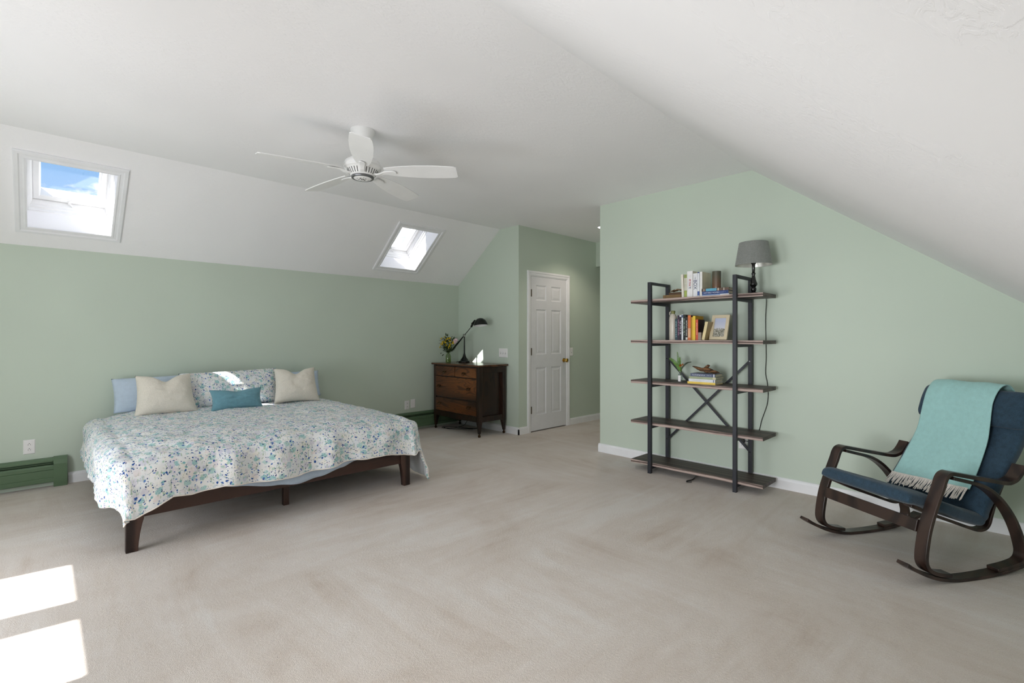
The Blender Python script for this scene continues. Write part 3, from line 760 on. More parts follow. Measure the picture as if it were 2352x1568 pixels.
def duvet_fn(u, v):
    # v: head -> foot hem, u: left hem -> right hem
    y0 = YHD - v * (YHD - YF + BF)
    Lr = ar(max(y0, YF)); tot = AL + (XRR - XL) + Lr
    s_ = -AL + u * tot; x = XL + s_
    a = max(0, XL - x); a2 = max(0, x - XRR)
    xc = min(max(x, XL), XRR)
    bmax = ZT - interp(HEMZ, xc) - DR + PI / 2 * DR
    corner = max(a / AL, a2 / Lr)
    if a > 0: bmax -= 0.02 * corner + 0.02 * corner ** 3
    if a2 > 0: bmax -= 0.10 * corner
    yp = YF - (v - (YHD - YF) / (YHD - YF + BF)) / (BF / (YHD - YF + BF)) * bmax if y0 < YF else y0
    b_ = max(0, YF - yp)
    e = ((a + a2) ** 3.2 + b_ ** 3.2) ** (1 / 3.2)
    eh = math.hypot(a + a2, b_)
    out, drop = drape(e)
    dx, dy = ((a2 - a) / eh, -b_ / eh) if e > 1e-6 else (0, 0)
    if a2 > 0: out += 0.16 * max(0, e - 0.2)
    X_, Y_ = xc + dx * out, max(YF, min(yp, YHD)) + dy * out if b_ > 0 else yp
    if a > 0 and b_ > 0: X_ = xc + dx * out * (1 - 0.75 * min(1, b_ / 0.3) * min(1, corner * 1.2))
    Z_ = ZT - drop
    # quilting puff, wrinkles
    arc = xc * 1.0
    puff = 0.016 * noise.noise(Vector((x * 2.1, yp * 2.1, 1.0))) + 0.013 * noise.noise(Vector((x * 6, yp * 6, 4.0))) + 0.0065 * noise.noise(Vector((x * 16, yp * 16, 9.0)))
    crown = -0.035 * max(0, (0.35 - (yp - YF)) / 0.35) ** 2 if yp > YF else -0.035
    crown -= 0.03 * max(0, 1 - (min(xc - XL, XRR - xc)) / 0.25) ** 2
    hang = min(1, e / 0.2)
    Z_ += (puff + crown * (1 - 0.7 * hang)) * (1 - 0.5 * hang) + 0.008
    fold = 0.026 * math.sin(xc * 17 + 3 * noise.noise(Vector((xc * 2, 0, 0)))) * min(1, b_ / 0.25) + 0.022 * noise.noise(Vector((x * 5.5, yp * 3.0, 2.0))) * hang
    X_ += dx * fold; Y_ += dy * fold
    if e > 0.01:
        ruck = 0.010 * noise.noise(Vector((x * 9 + yp * 5, yp * 14, 5.0))) * hang
        X_ += dx * ruck; Y_ += dy * ruck
    if yp > 5.0: Z_ -= 0.0
    if Y_ > 5.60: Y_ = 5.60
    return (X_, Y_, max(Z_, 0.035))
def duvet_uv(u, v):
    return (u * 2.75 * 1.55, v * 2.25 * 1.55)
t = MB(); t.grid(260, 210, duvet_fn, duvet_uv); t.f = [f[::-1] for f in t.f]
M_LINING = fabric('pale_duvet_underside', (222, 224, 226), 0.03, 500, 0.1)
du = make('duvet', t, [M_FLORAL, M_LINING], smooth=True, recalc=False, angle=180)
md = du.modifiers.new('thickness', 'SOLIDIFY'); md.thickness = 0.018; md.offset = -1; md.material_offset = 1; md.material_offset_rim = 0
tag(du, 'rumpled blue, aqua and white floral duvet spread over the bed', 'duvet')
# piping along the hem
pts = []
for i in range(0, 261): pts.append(Vector(duvet_fn(i / 260, 1.0)))
hp = MB(); hp.tube(pts, 0.004, 6); make('hem_piping', hp, fabric('cream_piping', (236, 228, 220), 0.03), du, smooth=True)

# pillows
def pillow(name, label, mat, loc, w_, h_, th, lean, yaw=0.0, chop=0.0, seed=0, corner=0.05, flange=0.0, roll=0.0, slump=0.0, uvs=1.55, taper=0.0, cat='pillow'):
    n_ = 44
    m_ = MB()
    def pt(u, v, side):
        a, b_ = 2 * u - 1, 2 * v - 1
        # plump in the middle, pinched at the seam; edges bow inward between the corners
        pa = (1 - abs(a) ** 2.6) ** 0.55 if abs(a) < 1 else 0; pb = (1 - abs(b_) ** 2.6) ** 0.55 if abs(b_) < 1 else 0
        t_ = th / 2 * pa * pb
        x = a * w_ / 2 * (1 - corner * (1 - b_ * b_) ** 1.0 * abs(a) ** 2)
        z = b_ * h_ / 2 * (1 - corner * 1.2 * (1 - a * a) * abs(b_) ** 2)
        if chop and b_ > -0.2:
            z -= chop * math.exp(-(a / 0.34) ** 2) * ((b_ + 0.2) / 1.2) ** 2
            t_ *= 1 - 0.45 * math.exp(-(a / 0.22) ** 2) * ((b_ + 0.2) / 1.2) ** 1.5
        x *= 1 - taper * b_
        wr = noise.noise(Vector((a * 3 + seed * 7, b_ * 3, side * 3))) * 0.010 + noise.noise(Vector((a * 8 + seed * 3, b_ * 8, side * 5))) * 0.004
        y = side * (t_ + wr * pa * pb)
        return (x, y, z + h_ / 2)
    for side in (-1, 1):
        m_.grid(n_, n_, lambda u, v: pt(u, v, side), lambda u, v: (u * w_ * uvs + seed * 1.7, v * h_ * uvs + seed * 0.9))
    if flange:
        pass
    o_ = make(name, m_, mat, smooth=True, angle=180, recalc=False)
    bm = bmesh.new(); bm.from_mesh(o_.data); bmesh.ops.remove_doubles(bm, verts=bm.verts, dist=0.0004); bmesh.ops.recalc_face_normals(bm, faces=bm.faces); bm.to_mesh(o_.data); bm.free()
    o_.rotation_euler = (lean, roll, yaw); o_.location = loc
    return tag(o_, label, cat)
LEAN = -0.30
pillow('pillow', 'light blue bed pillow behind the cream one, at the bedside with the single outlet', M_BLUE, (0.86, 5.47, 0.593), 0.80, 0.31, 0.17, LEAN, 0.03, seed=1, corner=0.03, roll=-0.02)
pillow('pillow', 'light blue bed pillow mostly hidden behind the fluffy cream one nearest the dresser', M_BLUE, (1.93, 5.48, 0.593), 0.72, 0.29, 0.16, LEAN, -0.03, seed=2, corner=0.03)
pillow('pillow', 'wide floral sham pillow in the middle of the headboard row, with a sunlit stripe', M_FLORAL, (1.36, 5.29, 0.582), 0.86, 0.355, 0.22, -0.30, 0.0, seed=3, corner=0.03, roll=-0.02)
pillow('throw_pillow', 'cream textured throw pillow with a dented top, beside the light blue pillow', M_CREAM, (0.80, 5.14, 0.575), 0.44, 0.37, 0.21, -0.38, 0.05, chop=0.055, seed=4, corner=0.08, taper=0.07, cat='throw pillow')
pillow('throw_pillow', 'fluffy cream throw pillow with a notched top, nearest the dresser', M_CREAM, (1.895, 5.10, 0.585), 0.42, 0.37, 0.21, -0.36, -0.12, chop=0.055, seed=5, corner=0.08, taper=0.06, cat='throw pillow')
pillow('lumbar_pillow', 'small teal rectangular lumbar pillow in front of the floral sham', M_TEAL, (1.315, 4.99, 0.582), 0.44, 0.20, 0.13, -0.30, 0.0, chop=0.018, seed=6, corner=0.09, cat='throw pillow')

# ------------------------------------------------------------------ dresser
DXF, DXB, DY0, DY1 = 3.905, 4.365, 4.60, 5.565
dr = thing('dresser', 'antique dark oak dresser with four drawers standing in the room corner', 'dresser', (DXF, (DY0 + DY1) / 2, 0))
cyy = (DY0 + DY1) / 2; HW = (DY1 - DY0) / 2; DD = DXB - DXF
def DB(name, lo, hi, mat, bev=0.003, par=None):
    t_ = MB(); t_.box(lo, hi); return make(name, t_, mat, par or dr, bevel=bev)
# local: x into the wall, y along the front (minus = near the hall), z up
DB('top', (-0.030, -HW - 0.025, 0.878), (DD + 0.02, HW + 0.020, 0.903), M_DRESS_TOP, 0.006)
t = MB(); t.box((0.012, -HW + 0.045, 0.25), (DD - 0.03, -HW + 0.055, 0.862)); t.box((0.03, -HW + 0.0455, 0.862), (DD - 0.03, -HW + 0.0555, 0.877)); 
make('side_panel', t, M_DRESS, dr)
DB('side_rail', (0.05, -HW + 0.008, 0.185), (DD - 0.05, -HW + 0.05, 0.252), M_DRESS)
DB('side_rail', (0.05, -HW + 0.008, 0.80), (DD - 0.05, -HW + 0.05, 0.876), M_DRESS)
DB('side_panel', (0.03, HW - 0.05, 0.19), (DD - 0.03, HW - 0.01, 0.876), M_DRESS)
DB('back_panel', (DD - 0.02, -HW + 0.05, 0.19), (DD - 0.008, HW - 0.05, 0.876), M_DRESS)
DB('carcass', (0.012, -HW + 0.057, 0.20), (DD - 0.022, HW - 0.052, 0.875), M_DRESS, 0)
t = MB()
ap = []; n_ = 20
for i in range(n_ + 1):
    yy = -HW + 0.052 + (2 * HW - 0.104) * i / n_; ap.append((yy, 0.178 + 0.012 * abs(math.cos(PI * i / n_)) ))
poly = ap + [(HW - 0.052, 0.255), (-HW + 0.052, 0.255)]
t.prism(poly, 0.02, Matrix.Translation((-0.004, 0, 0)) @ R_YZ); make('apron', t, M_DRESS, dr)
for sx, px in ((1, 0.0), (-1, DD)):
    for sy, py in ((1, -HW), (-1, HW)):
        t = MB(); vv = []
        for z, w_ in ((0.045, 0.034), (0.185, 0.056), (0.877, 0.056)):
            xa, xb = sorted((px + sx * (0.056 - w_) * 0.3, px + sx * w_)); ya, yb = sorted((py + sy * (0.056 - w_) * 0.3, py + sy * w_))
            vv += [(xa, ya, z), (xb, ya, z), (xb, yb, z), (xa, yb, z)]
        t.add(vv, [(4 * i + q, 4 * i + (q + 1) % 4, 4 * (i + 1) + (q + 1) % 4, 4 * (i + 1) + q) for i in range(2) for q in range(4)] + [(3, 2, 1, 0), (8, 9, 10, 11)])
        lg = make('leg', t, M_DRESS, dr, bevel=0.004)
        c = MB(); cx_, cy2 = px + sx * 0.020, py + sy * 0.020
        c.tube([(cx_ - 0.009, cy2, 0.0165), (cx_ + 0.009, cy2, 0.0165)], 0.0165, 16); c.lathe([(0.010, 0.030), (0.010, 0.046)], (cx_, cy2, 0), 12)
        make('caster', c, M_PULL, lg, smooth=True)
drs = [(0.012, 0.430, 0.735, 0.862, [0.225]), (-0.430, 0.000, 0.735, 0.862, [-0.185]), (-0.430, 0.430, 0.445, 0.722, [0.335, -0.290]), (-0.430, 0.430, 0.262, 0.434, [0.335, -0.290])]
drs[2] = (-0.430, 0.430, 0.455, 0.722, [0.345, -0.285])
hz = [0.790, 0.790, 0.600, 0.365]
for (ya, yb, z0, z1, pulls), pz in zip(drs, hz):
    d = DB('drawer', (-0.006, ya, z0), (0.012, yb, z1), M_DRESS_F, 0.004)
    for py in pulls:
        c = MB()
        c.prism([(py - 0.040, pz + 0.000), (py - 0.030, pz - 0.010), (py - 0.012, pz - 0.006), (py, pz - 0.014), (py + 0.012, pz - 0.006), (py + 0.030, pz - 0.010), (py + 0.040, pz), (py + 0.030, pz + 0.012), (py + 0.012, pz + 0.008), (py, pz + 0.016), (py - 0.012, pz + 0.008), (py - 0.030, pz + 0.012)], 0.002, Matrix.Translation((-0.008, 0, 0)) @ R_YZ)
        for q in (-0.028, 0.028): c.tube([(-0.006, py + q, pz), (-0.018, py + q, pz)], [0.005, 0.006], 10)
        c.tube(smoothpath([(-0.018, py - 0.028, pz), (-0.022, py - 0.030, pz - 0.012), (-0.022, py - 0.018, pz - 0.026), (-0.022, py, pz - 0.022), (-0.022, py + 0.018, pz - 0.026), (-0.022, py + 0.030, pz - 0.012), (-0.018, py + 0.028, pz)], 4), 0.003, 8)
        make('drawer_pull', c, M_PULL, d, smooth=True)

# cord and plug under the dresser
t = MB()
t.tube(smoothpath([(4.33, 5.24, 0.21), (4.28, 5.26, 0.14), (4.22, 5.30, 0.03), (4.05, 5.36, 0.006), (3.98, 5.46, 0.006), (4.04, 5.52, 0.006), (4.12, 5.42, 0.008), (4.16, 5.28, 0.010), (4.20, 5.12, 0.012), (4.30, 5.05, 0.012)], 6), 0.0035, 8)
t.tube(smoothpath([(4.22, 5.10, 0.008), (4.10, 5.22, 0.007), (3.99, 5.34, 0.007), (4.00, 5.46, 0.010)], 6), 0.0035, 8)
cd_ = make('power_cord', t, M_BLACKGLOSS, smooth=True); tag(cd_, 'black power cord looping on the carpet under the dresser', 'cord')
t = MB(); t.box((4.335, 5.215, 0.185), (4.386, 5.255, 0.235)); make('plug', t, M_BLACKGLOSS, cd_, bevel=0.006)

# ------------------------------------------------------------------ desk lamp on the dresser
TZ = 0.9035
dl = thing('desk_lamp', 'black balance-arm desk lamp with domed shade standing on the dresser', 'lamp', (4.20, 5.26, TZ))
t = MB(); t.lathe([(0.082, 0.0), (0.084, 0.004), (0.084, 0.016), (0.078, 0.021), (0.066, 0.023), (0.058, 0.030), (0.052, 0.044), (0.036, 0.062), (0.024, 0.082), (0.016, 0.110), (0.012, 0.125)], n=8, mat=Matrix.Rotation(PI / 8, 4, 'Z')); make('base', t, M_BRONZE, dl, smooth=True, angle=35)
t = MB(); t.lathe([(0.013, 0.115), (0.010, 0.135), (0.010, 0.22), (0.008, 0.34), (0.011, 0.352), (0.011, 0.365)], n=20); make('stem', t, M_BRONZE, dl, smooth=True, angle=60)
t = MB(); t.tube([(-0.014, 0, 0.378), (0.014, 0, 0.378)], 0.017, 18); t.lathe([(0.012, 0.355), (0.015, 0.368), (0.012, 0.385)], n=18); make('joint', t, M_CHROME, dl, smooth=True, angle=50)
def yz(y, z): return (0, y, z)
A0 = Vector(yz(0.30, 0.150)); A1 = Vector(yz(-0.165, 0.500))
t = MB(); pp = [A0 + (A1 - A0) * k for k in (0, .03, .12, .35, .6, .64, .66, .95, 1)]
t.tube(pp, [0.006, 0.013, 0.0135, 0.011, 0.008, 0.008, 0.0055, 0.0045, 0.007], 14); make('balance_arm', t, M_BRONZE, dl, smooth=True)
t = MB(); t.tube([(0, -0.150, 0.490), (0, -0.172, 0.520)], 0.014, 14); t.tube([(-0.012, -0.180, 0.530), (0.012, -0.180, 0.530)], 0.017, 16); t.tube([(0, -0.185, 0.535), (0, -0.235, 0.562)], [0.019, 0.024], 16); make('socket', t, M_BRONZE, dl, smooth=True, angle=50)
tilt = Matrix.Translation((0.0, -0.345, 0.505)) @ Matrix.Rotation(math.radians(-8), 4, 'X')
prof = [(0.0005, 0.098), (0.020, 0.097), (0.044, 0.088), (0.066, 0.070), (0.082, 0.046), (0.091, 0.020), (0.096, 0.0)]
t = MB(); t.lathe(prof, n=40, mat=tilt, caps=False); ds = make('lamp_shade', t, M_BRONZE, dl, smooth=True, angle=180)
t = MB(); t.lathe([(r * 0.975, z - 0.003) for r, z in prof], n=40, mat=tilt, caps=False); make('shade_lining', t, M_LAMPIN, ds, smooth=True, angle=180)
t = MB(); t.lathe([(0.010, 0.070), (0.014, 0.060), (0.026, 0.035), (0.026, 0.022), (0.014, 0.010), (0.0005, 0.008)], n=24, mat=tilt); make('bulb', t, M_LAMPIN, ds, smooth=True)
t = MB(); t.tube(smoothpath([(-0.03, 0.07, 0.010), (-0.02, 0.14, 0.005), (0.02, 0.20, 0.004), (0.09, 0.28, 0.004), (0.13, 0.31, 0.004)], 5), 0.003, 8); make('lamp_cord', t, M_BLACKGLOSS, dl, smooth=True)

# ------------------------------------------------------------------ bouquet in a glass vase on the dresser
M_LEAF = simple('dark_leaf_green', (48, 66, 34), 0.5, 0.4, var=0.25, scale=30)
M_YELLOW = simple('yellow_petal', (222, 196, 50), 0.6, 0.3, var=0.15, scale=40)
M_PINK = simple('pale_pink_petal', (226, 200, 204), 0.6, 0.3, var=0.06, scale=40)
M_STEM = simple('stem_green', (90, 110, 50), 0.6, 0.3, var=0.1)
def vase_profile(r, h_): return [(r * 0.9, 0), (r, 0.006), (r, h_ * 0.72), (r * 0.78, h_ * 0.88), (r * 0.72, h_), (r * 0.66, h_), (r * 0.72, h_ * 0.87), (r * 0.92, h_ * 0.71), (r * 0.92, 0.012), (0.0005, 0.010)]
va = thing('vase', 'green-tinted glass vase holding the yellow bouquet, on the dresser', 'vase', (4.03, 5.40, TZ))
t = MB(); t.lathe(vase_profile(0.036, 0.125), n=32); make('glass_body', t, M_VASEGLASS, va, smooth=True, angle=60)
bq = thing('bouquet', 'bunch of yellow flowers with dark leaves and one pale pink bloom in the vase', 'flowers', (4.03, 5.40, TZ + 0.012))
rnd = random.Random(3)
def leaf(mb, p, d, ln, wd, up=Vector((0, 0, 1))):
    d = d.normalized(); s_ = d.cross(up); s_ = s_.normalized() if s_.length > 1e-3 else Vector((1, 0, 0)); n_ = s_.cross(d)
    P = [p, p + d * ln * .3 + s_ * wd + n_ * ln * .05, p + d * ln * .65 + s_ * wd * .8 + n_ * ln * .04, p + d * ln - n_ * ln * .08, p + d * ln * .65 - s_ * wd * .8 + n_ * ln * .04, p + d * ln * .3 - s_ * wd + n_ * ln * .05, p + d * ln * .3 - n_ * ln * .02, p + d * ln * .65 - n_ * ln * .02]
    mb.add(P, [(0, 1, 6), (1, 2, 7, 6), (2, 3, 7), (3, 4, 7), (4, 5, 6, 7), (5, 0, 6)])
heads = []
st = MB(); lv = MB()
bloom_pos = [(0.0, 0.105, 0.24), (-0.02, 0.065, 0.315), (0.03, 0.03, 0.30), (-0.03, -0.045, 0.27), (0.0, -0.10, 0.285), (0.02, -0.075, 0.235), (0.02, -0.06, 0.20), (-0.03, 0.08, 0.20), (0.0, 0.02, 0.335), (0.04, -0.12, 0.26), (-0.05, 0.0, 0.25), (0.03, 0.12, 0.27)]
bloom_pos += [(0.0, 0.05, 0.27), (0.0, -0.02, 0.225), (0.0, -0.045, 0.315), (0.0, 0.075, 0.235), (0.0, -0.09, 0.32)]
pink_pos = (0.0, -0.165, 0.292)
allp = [Vector(p) for p in bloom_pos] + [Vector(pink_pos)]
for p in allp:
    st.tube(smoothpath([(rnd.uniform(-.008, .008), rnd.uniform(-.008, .008), 0.0), (p.x * .15, p.y * .15, 0.12), (p.x * .6, p.y * .6, p.z * .7), tuple(p)], 4), 0.0018, 6)
make('stems', st, M_STEM, bq, smooth=True)
for k in range(340):
    th_ = rnd.uniform(0, 2 * PI); rr = rnd.uniform(0.01, 0.12); zz = rnd.uniform(0.13, 0.33)
    rr *= math.sin(min(1, (zz - 0.09) / 0.15) * PI / 2)
    p = Vector((math.cos(th_) * rr * 0.8, math.sin(th_) * rr * 1.15, zz)); d = Vector((math.cos(th_), math.sin(th_), rnd.uniform(-.4, 1.0)))
    leaf(lv, p, d, rnd.uniform(0.026, 0.046), rnd.uniform(0.008, 0.013))
for p, d in (((0, .14, .12), (0, 1, -.3)), ((0, .10, .10), (0, .8, -.5)), ((0, .16, .20), (0, 1, .2)), ((0, .02, .34), (0, -.2, 1)), ((0, .05, .35), (0, .2, 1)), ((0, -.12, .30), (0, -.3, 1))):
    leaf(lv, Vector(p), Vector(d), 0.05, 0.012)
make('leaves', lv, M_LEAF, bq)
def bloom(pos, r, mat, seed):
    rr_ = random.Random(seed); m_ = MB(); out = Vector((pos.x - 0.15 * 1.0, pos.y, pos.z - 0.15)).normalized()
    for layer, (n_, tilt_) in enumerate(((9, 0.2), (8, 0.7), (5, 1.1))):
        for i in range(n_):
            a = 2 * PI * i / n_ + layer * 0.4 + rr_.uniform(-.15, .15)
            s1_ = out.orthogonal().normalized(); s2_ = out.cross(s1_)
            d = (s1_ * math.cos(a) + s2_ * math.sin(a)) * math.cos(tilt_) + out * math.sin(tilt_)
            leaf(m_, pos, d, r * (1 - 0.18 * layer), r * 0.30, out)
    make('flower', m_, mat, bq)
for i, p in enumerate(bloom_pos): bloom(Vector(p) * 1.0 + Vector((-0.045, 0, 0)), 0.021 if i % 3 else 0.026, M_YELLOW, i)
bloom(Vector(pink_pos), 0.036, M_PINK, 99); bloom(Vector((0.0, -0.150, 0.262)), 0.022, M_PINK, 98)

# ------------------------------------------------------------------ bookshelf
SX0, SX1 = 4.045, 4.345; SYR, SYL = 1.350, 2.532
TOPS = [1.602, 1.225, 0.846, 0.467, 0.093]
bs = thing('bookshelf', 'open five-tier bookshelf of weathered boards on a black steel frame', 'bookshelf', (SX0, (SYR + SYL) / 2, 0))
by = (SYR + SYL) / 2; hb = (SYL - SYR) / 2
for tz in TOPS:
    t = MB(); ny = 60; lo_, hi_ = tz - 0.029, tz
    # live edge: a slightly wavy front
    def fr(i, k): return -0.0 + 0.003 * noise.noise(Vector((i * 0.25, tz * 7 + k * 3, 0)))
    vv = []
    for i in range(ny + 1):
        yy = -hb + 2 * hb * i / ny
        vv += [(fr(i, 0) + 0.003, yy, lo_), (fr(i, 1), yy, lo_ + 0.012), (fr(i, 2) + 0.002, yy, hi_), (SX1 - SX0, yy, hi_), (SX1 - SX0, yy, lo_)]
    o_ = len(t.v); t.v += vv
    for i in range(ny):
        for k in range(5):
            t.f.append((5 * i + k, 5 * i + (k + 1) % 5, 5 * (i + 1) + (k + 1) % 5, 5 * (i + 1) + k)); t.mi.append(1 if k in (0, 1) else 0)
    t.f += [(4, 3, 2, 1, 0), tuple(5 * ny + k for k in range(5))]; t.mi += [0, 0]
    make('shelf_board', t, [M_SHELF, M_SHELFEDGE], bs)
PY = [(1.540, 1.571), (2.303, 2.336)]
for y0, y1 in PY:
    t = MB()
    t.box((-0.032, y0 - by, 0), (-0.002, y1 - by, 1.757)); make('front_post', t, M_STEEL, bs, bevel=0.002)
    t = MB(); t.box((SX1 - SX0 + 0.001, y0 - by, 0), (SX1 - SX0 + 0.031, y1 - by, 1.757)); pb = make('back_post', t, M_STEEL, bs, bevel=0.002)
    for z in (1.045, 0.270):
        q = MB(); q.tube([(SX1 - SX0 - 0.003, (y0 + y1) / 2 - by, z), (SX1 - SX0 + 0.002, (y0 + y1) / 2 - by, z)], 0.006, 10); make('bolt', q, M_BLACKGLOSS, pb)
    t = MB(); t.box((-0.002, y0 - by, 1.735), (SX1 - SX0 + 0.001, y1 - by, 1.757)); make('top_bar', t, M_STEEL, bs, bevel=0.001)
    for tz in TOPS:
        t = MB(); t.box((-0.002, y0 - by + 0.003, tz - 0.055), (SX1 - SX0 + 0.001, y1 - by - 0.003, tz - 0.030)); make('shelf_bracket', t, M_STEEL, bs)
ya, yb = PY[0][1] - by - 0.01, PY[1][0] - by + 0.01
for (p0, p1, off) in (((ya, 1.045), (yb, 0.272), 0.0), ((yb, 1.045), (ya, 0.272), 0.009)):
    t = MB(); d = Vector((0, p1[0] - p0[0], p1[1] - p0[1])).normalized(); nn = d.cross(Vector((1, 0, 0))) * 0.0095
    xb_ = SX1 - SX0 + 0.004 + off
    c0 = Vector((xb_, p0[0], p0[1])); c1 = Vector((xb_, p1[0], p1[1])); dx_ = Vector((0.007, 0, 0))
    t.add([c0 - nn, c0 + nn, c1 + nn, c1 - nn, c0 - nn + dx_, c0 + nn + dx_, c1 + nn + dx_, c1 - nn + dx_], [(0, 1, 2, 3), (7, 6, 5, 4), (0, 4, 5, 1), (1, 5, 6, 2), (2, 6, 7, 3), (3, 7, 4, 0)])
    make('cross_brace', t, M_STEEL, bs)

# lamp cord and plug behind the shelf
t = MB()
t.tube(smoothpath([(4.22, 1.425, 1.606), (4.36, 1.43, 1.58), (4.392, 1.445, 1.40), (4.392, 1.44, 1.10), (4.392, 1.445, 0.95), (4.392, 1.428, 0.84), (4.392, 1.430, 0.70), (4.392, 1.475, 0.55), (4.392, 1.50, 0.45), (4.392, 1.56, 0.36), (4.385, 1.625, 0.352)], 6), 0.0028, 8)
lc = make('lamp_cord', t, M_BLACKGLOSS, smooth=True); tag(lc, 'black lamp cord hanging down the green wall behind the bookshelf', 'cord')
t = MB(); t.box((4.362, 1.61, 0.336), (4.392, 1.645, 0.372)); make('plug', t, M_BLACKGLOSS, lc, bevel=0.004)

# table lamp on the top shelf
tl = thing('table_lamp', 'black turned-wood table lamp with a tapered grey shade on the top shelf', 'lamp', (4.20, 1.474, 1.602))
t = MB(); t.lathe([(0.062, 0.0), (0.063, 0.006), (0.056, 0.012), (0.030, 0.016), (0.014, 0.022), (0.020, 0.032), (0.0225, 0.044), (0.020, 0.055), (0.014, 0.060), (0.022, 0.068), (0.029, 0.080), (0.029, 0.088), (0.024, 0.102), (0.017, 0.125), (0.012, 0.152), (0.012, 0.160), (0.0155, 0.168), (0.0155, 0.174), (0.011, 0.182), (0.012, 0.200), (0.0125, 0.246), (0.019, 0.252), (0.020, 0.258), (0.013, 0.262), (0.013, 0.30)], n=36); make('turned_base', t, M_BLACKGLOSS, tl, smooth=True, angle=60)
t = MB(); t.lathe([(0.139, 0.240), (0.110, 0.424)], n=64, caps=False); s_ = make('lamp_shade', t, [M_SHADE], tl, smooth=True)
t = MB(); t.lathe([(0.1375, 0.2405), (0.1085, 0.4235)], n=64, caps=False); make('shade_lining', t, simple('silver_shade_lining', (214, 212, 205), 0.35, 0.5, metal=0.5, var=0.02), s_, smooth=True)
t = MB()
for k in range(3):
    a = 2 * PI * k / 3; t.tube([(0.012 * math.cos(a), 0.012 * math.sin(a), 0.30), (0.1085 * math.cos(a), 0.1085 * math.sin(a), 0.405)], 0.0012, 6)
t.lathe([(0.1095, 0.421), (0.1095, 0.425), (0.1075, 0.425), (0.1075, 0.421)], n=48, caps=False); make('shade_fitter', t, M_STEEL, s_)
t = MB(); t.lathe([(0.012, 0.30), (0.016, 0.315), (0.028, 0.345), (0.028, 0.358), (0.016, 0.375), (0.0005, 0.378)], n=24); make('bulb', t, M_LAMPIN, tl, smooth=True)

# books
M_PAGES = simple('paper_page_block', (226, 216, 192), 0.85, 0.2, var=0.06, scale=200)
_bm = {}
def bmat(c, rough=0.45):
    k = (c, rough)
    if k not in _bm: _bm[k] = simple('book_cover_%d' % len(_bm), c, rough, 0.4, var=0.05, scale=14)
    return _bm[k]
def spine_marks(s, size, tcol, sx, par, mtx):
    """legible titles as lettering; an int asks for that many blurred, unreadable letter strokes"""
    if isinstance(s, str): return text_mesh('spine_title', s, size, bmat(tcol), par, mtx, sx=sx)
    rg = random.Random(s * 31 + int(size * 1e4)); m_ = MB(); x = 0; items = []
    for k in range(s):
        if k and rg.random() < 0.16: x += size * 0.45
        wd = size * rg.uniform(0.34, 0.6) * sx; items.append((x, wd)); x += wd + size * 0.16
    for x0, wd in items:
        a = x0 - x / 2; hs = size * 0.34; q = size * 0.045; z_ = 0.0002
        P4 = [(a, -hs), (a, hs), (a + wd * .8, -hs), (a + wd * .8, hs), (a + wd * .4, -hs), (a + wd * .4, hs), (a, 0), (a + wd * .8, 0)]
        for (i0, i1) in rg.sample([(0, 1), (2, 3), (0, 5), (5, 2), (1, 3), (0, 2), (6, 7), (1, 4), (1, 2), (4, 5)], 3):
            p0, p1 = Vector((*P4[i0], z_)), Vector((*P4[i1], z_)); d = (p1 - p0).normalized(); n_ = Vector((-d.y, d.x, 0)) * q
            z_ += 0.0001; up = Vector((0, 0, 0.0003))
            m_.add([p0 - n_, p1 - n_, p1 + n_, p0 + n_, p0 - n_ - up, p1 - n_ - up, p1 + n_ - up, p0 + n_ - up], [(0, 1, 2, 3), (7, 6, 5, 4), (0, 4, 5, 1), (1, 5, 6, 2), (2, 6, 7, 3), (3, 7, 4, 0)])
    o_ = make('spine_title', m_, bmat(tcol), par); o_.matrix_local = mtx; return o_
def spine_book(label, y1, y0, z, h_, depth, col, xf=4.085, tilt=0.0, side=None, texts=(), group=None, blocks=()):
    """upright book, spine facing the room; y1 > y0; texts = (string, size, colour, z fraction, x stretch); blocks = (z0, z1, colour[, y inset])"""
    th = y1 - y0
    o_ = thing('book', label, 'book', (xf, y0, z), 0, group); o_.rotation_euler = (tilt, 0, 0)
    c = MB(); cov = 0.0022 if th > 0.012 else 0.0014
    c.box((0, 0, 0), (0.003, th, h_), 0); c.box((0.003, 0, 0), (depth, cov, h_), 1 if side else 0); c.box((0.003, th - cov, 0), (depth, th, h_), 0)
    make('cover', c, [bmat(col)] + ([bmat(side)] if side else []), o_)
    p = MB(); p.box((0.0031, cov + 0.0001, 0.003), (depth - 0.003, th - cov - 0.0001, h_ - 0.003)); make('pages', p, M_PAGES, o_)
    for bk in blocks:
        q = MB(); q.box((-0.0007, th * 0.04, bk[0] * h_), (0.0006, th * 0.96, bk[1] * h_)); make('spine_band', q, bmat(bk[2]), o_)
    for (s, size, tcol, zf, sx) in texts:
        spine_marks(s, size, tcol, sx, o_, basis((0, 0, -1), (0, -1, 0), (-1, 0, 0), (-0.0009, th / 2, zf * h_)))
    return o_
Z1 = TOPS[0]
G1 = 'books upright on the top shelf'
spine_book('slim cream book leaning at the start of the upright row on the top shelf', 2.038, 2.018, Z1, 0.206, 0.15, (232, 226, 214), tilt=-0.04, group=G1)
spine_book('cream paperback with green patterned spine ends, top shelf', 2.015, 1.9905, Z1, 0.204, 0.15, (226, 224, 206), group=G1, texts=((17, 0.010, (120, 120, 120), .55, 1.1),), blocks=((.84, .99, (150, 166, 96)), (.02, .30, (166, 182, 92))))
spine_book('thick white book with a red and navy emblem on the spine, top shelf', 1.988, 1.938, Z1, 0.228, 0.16, (236, 234, 234), side=(222, 216, 200), group=G1, texts=((5, 0.026, (178, 44, 56), .55, 0.7), (2, 0.026, (40, 46, 92), .35, 0.6)), blocks=((.0, .001, (200, 200, 200)),))
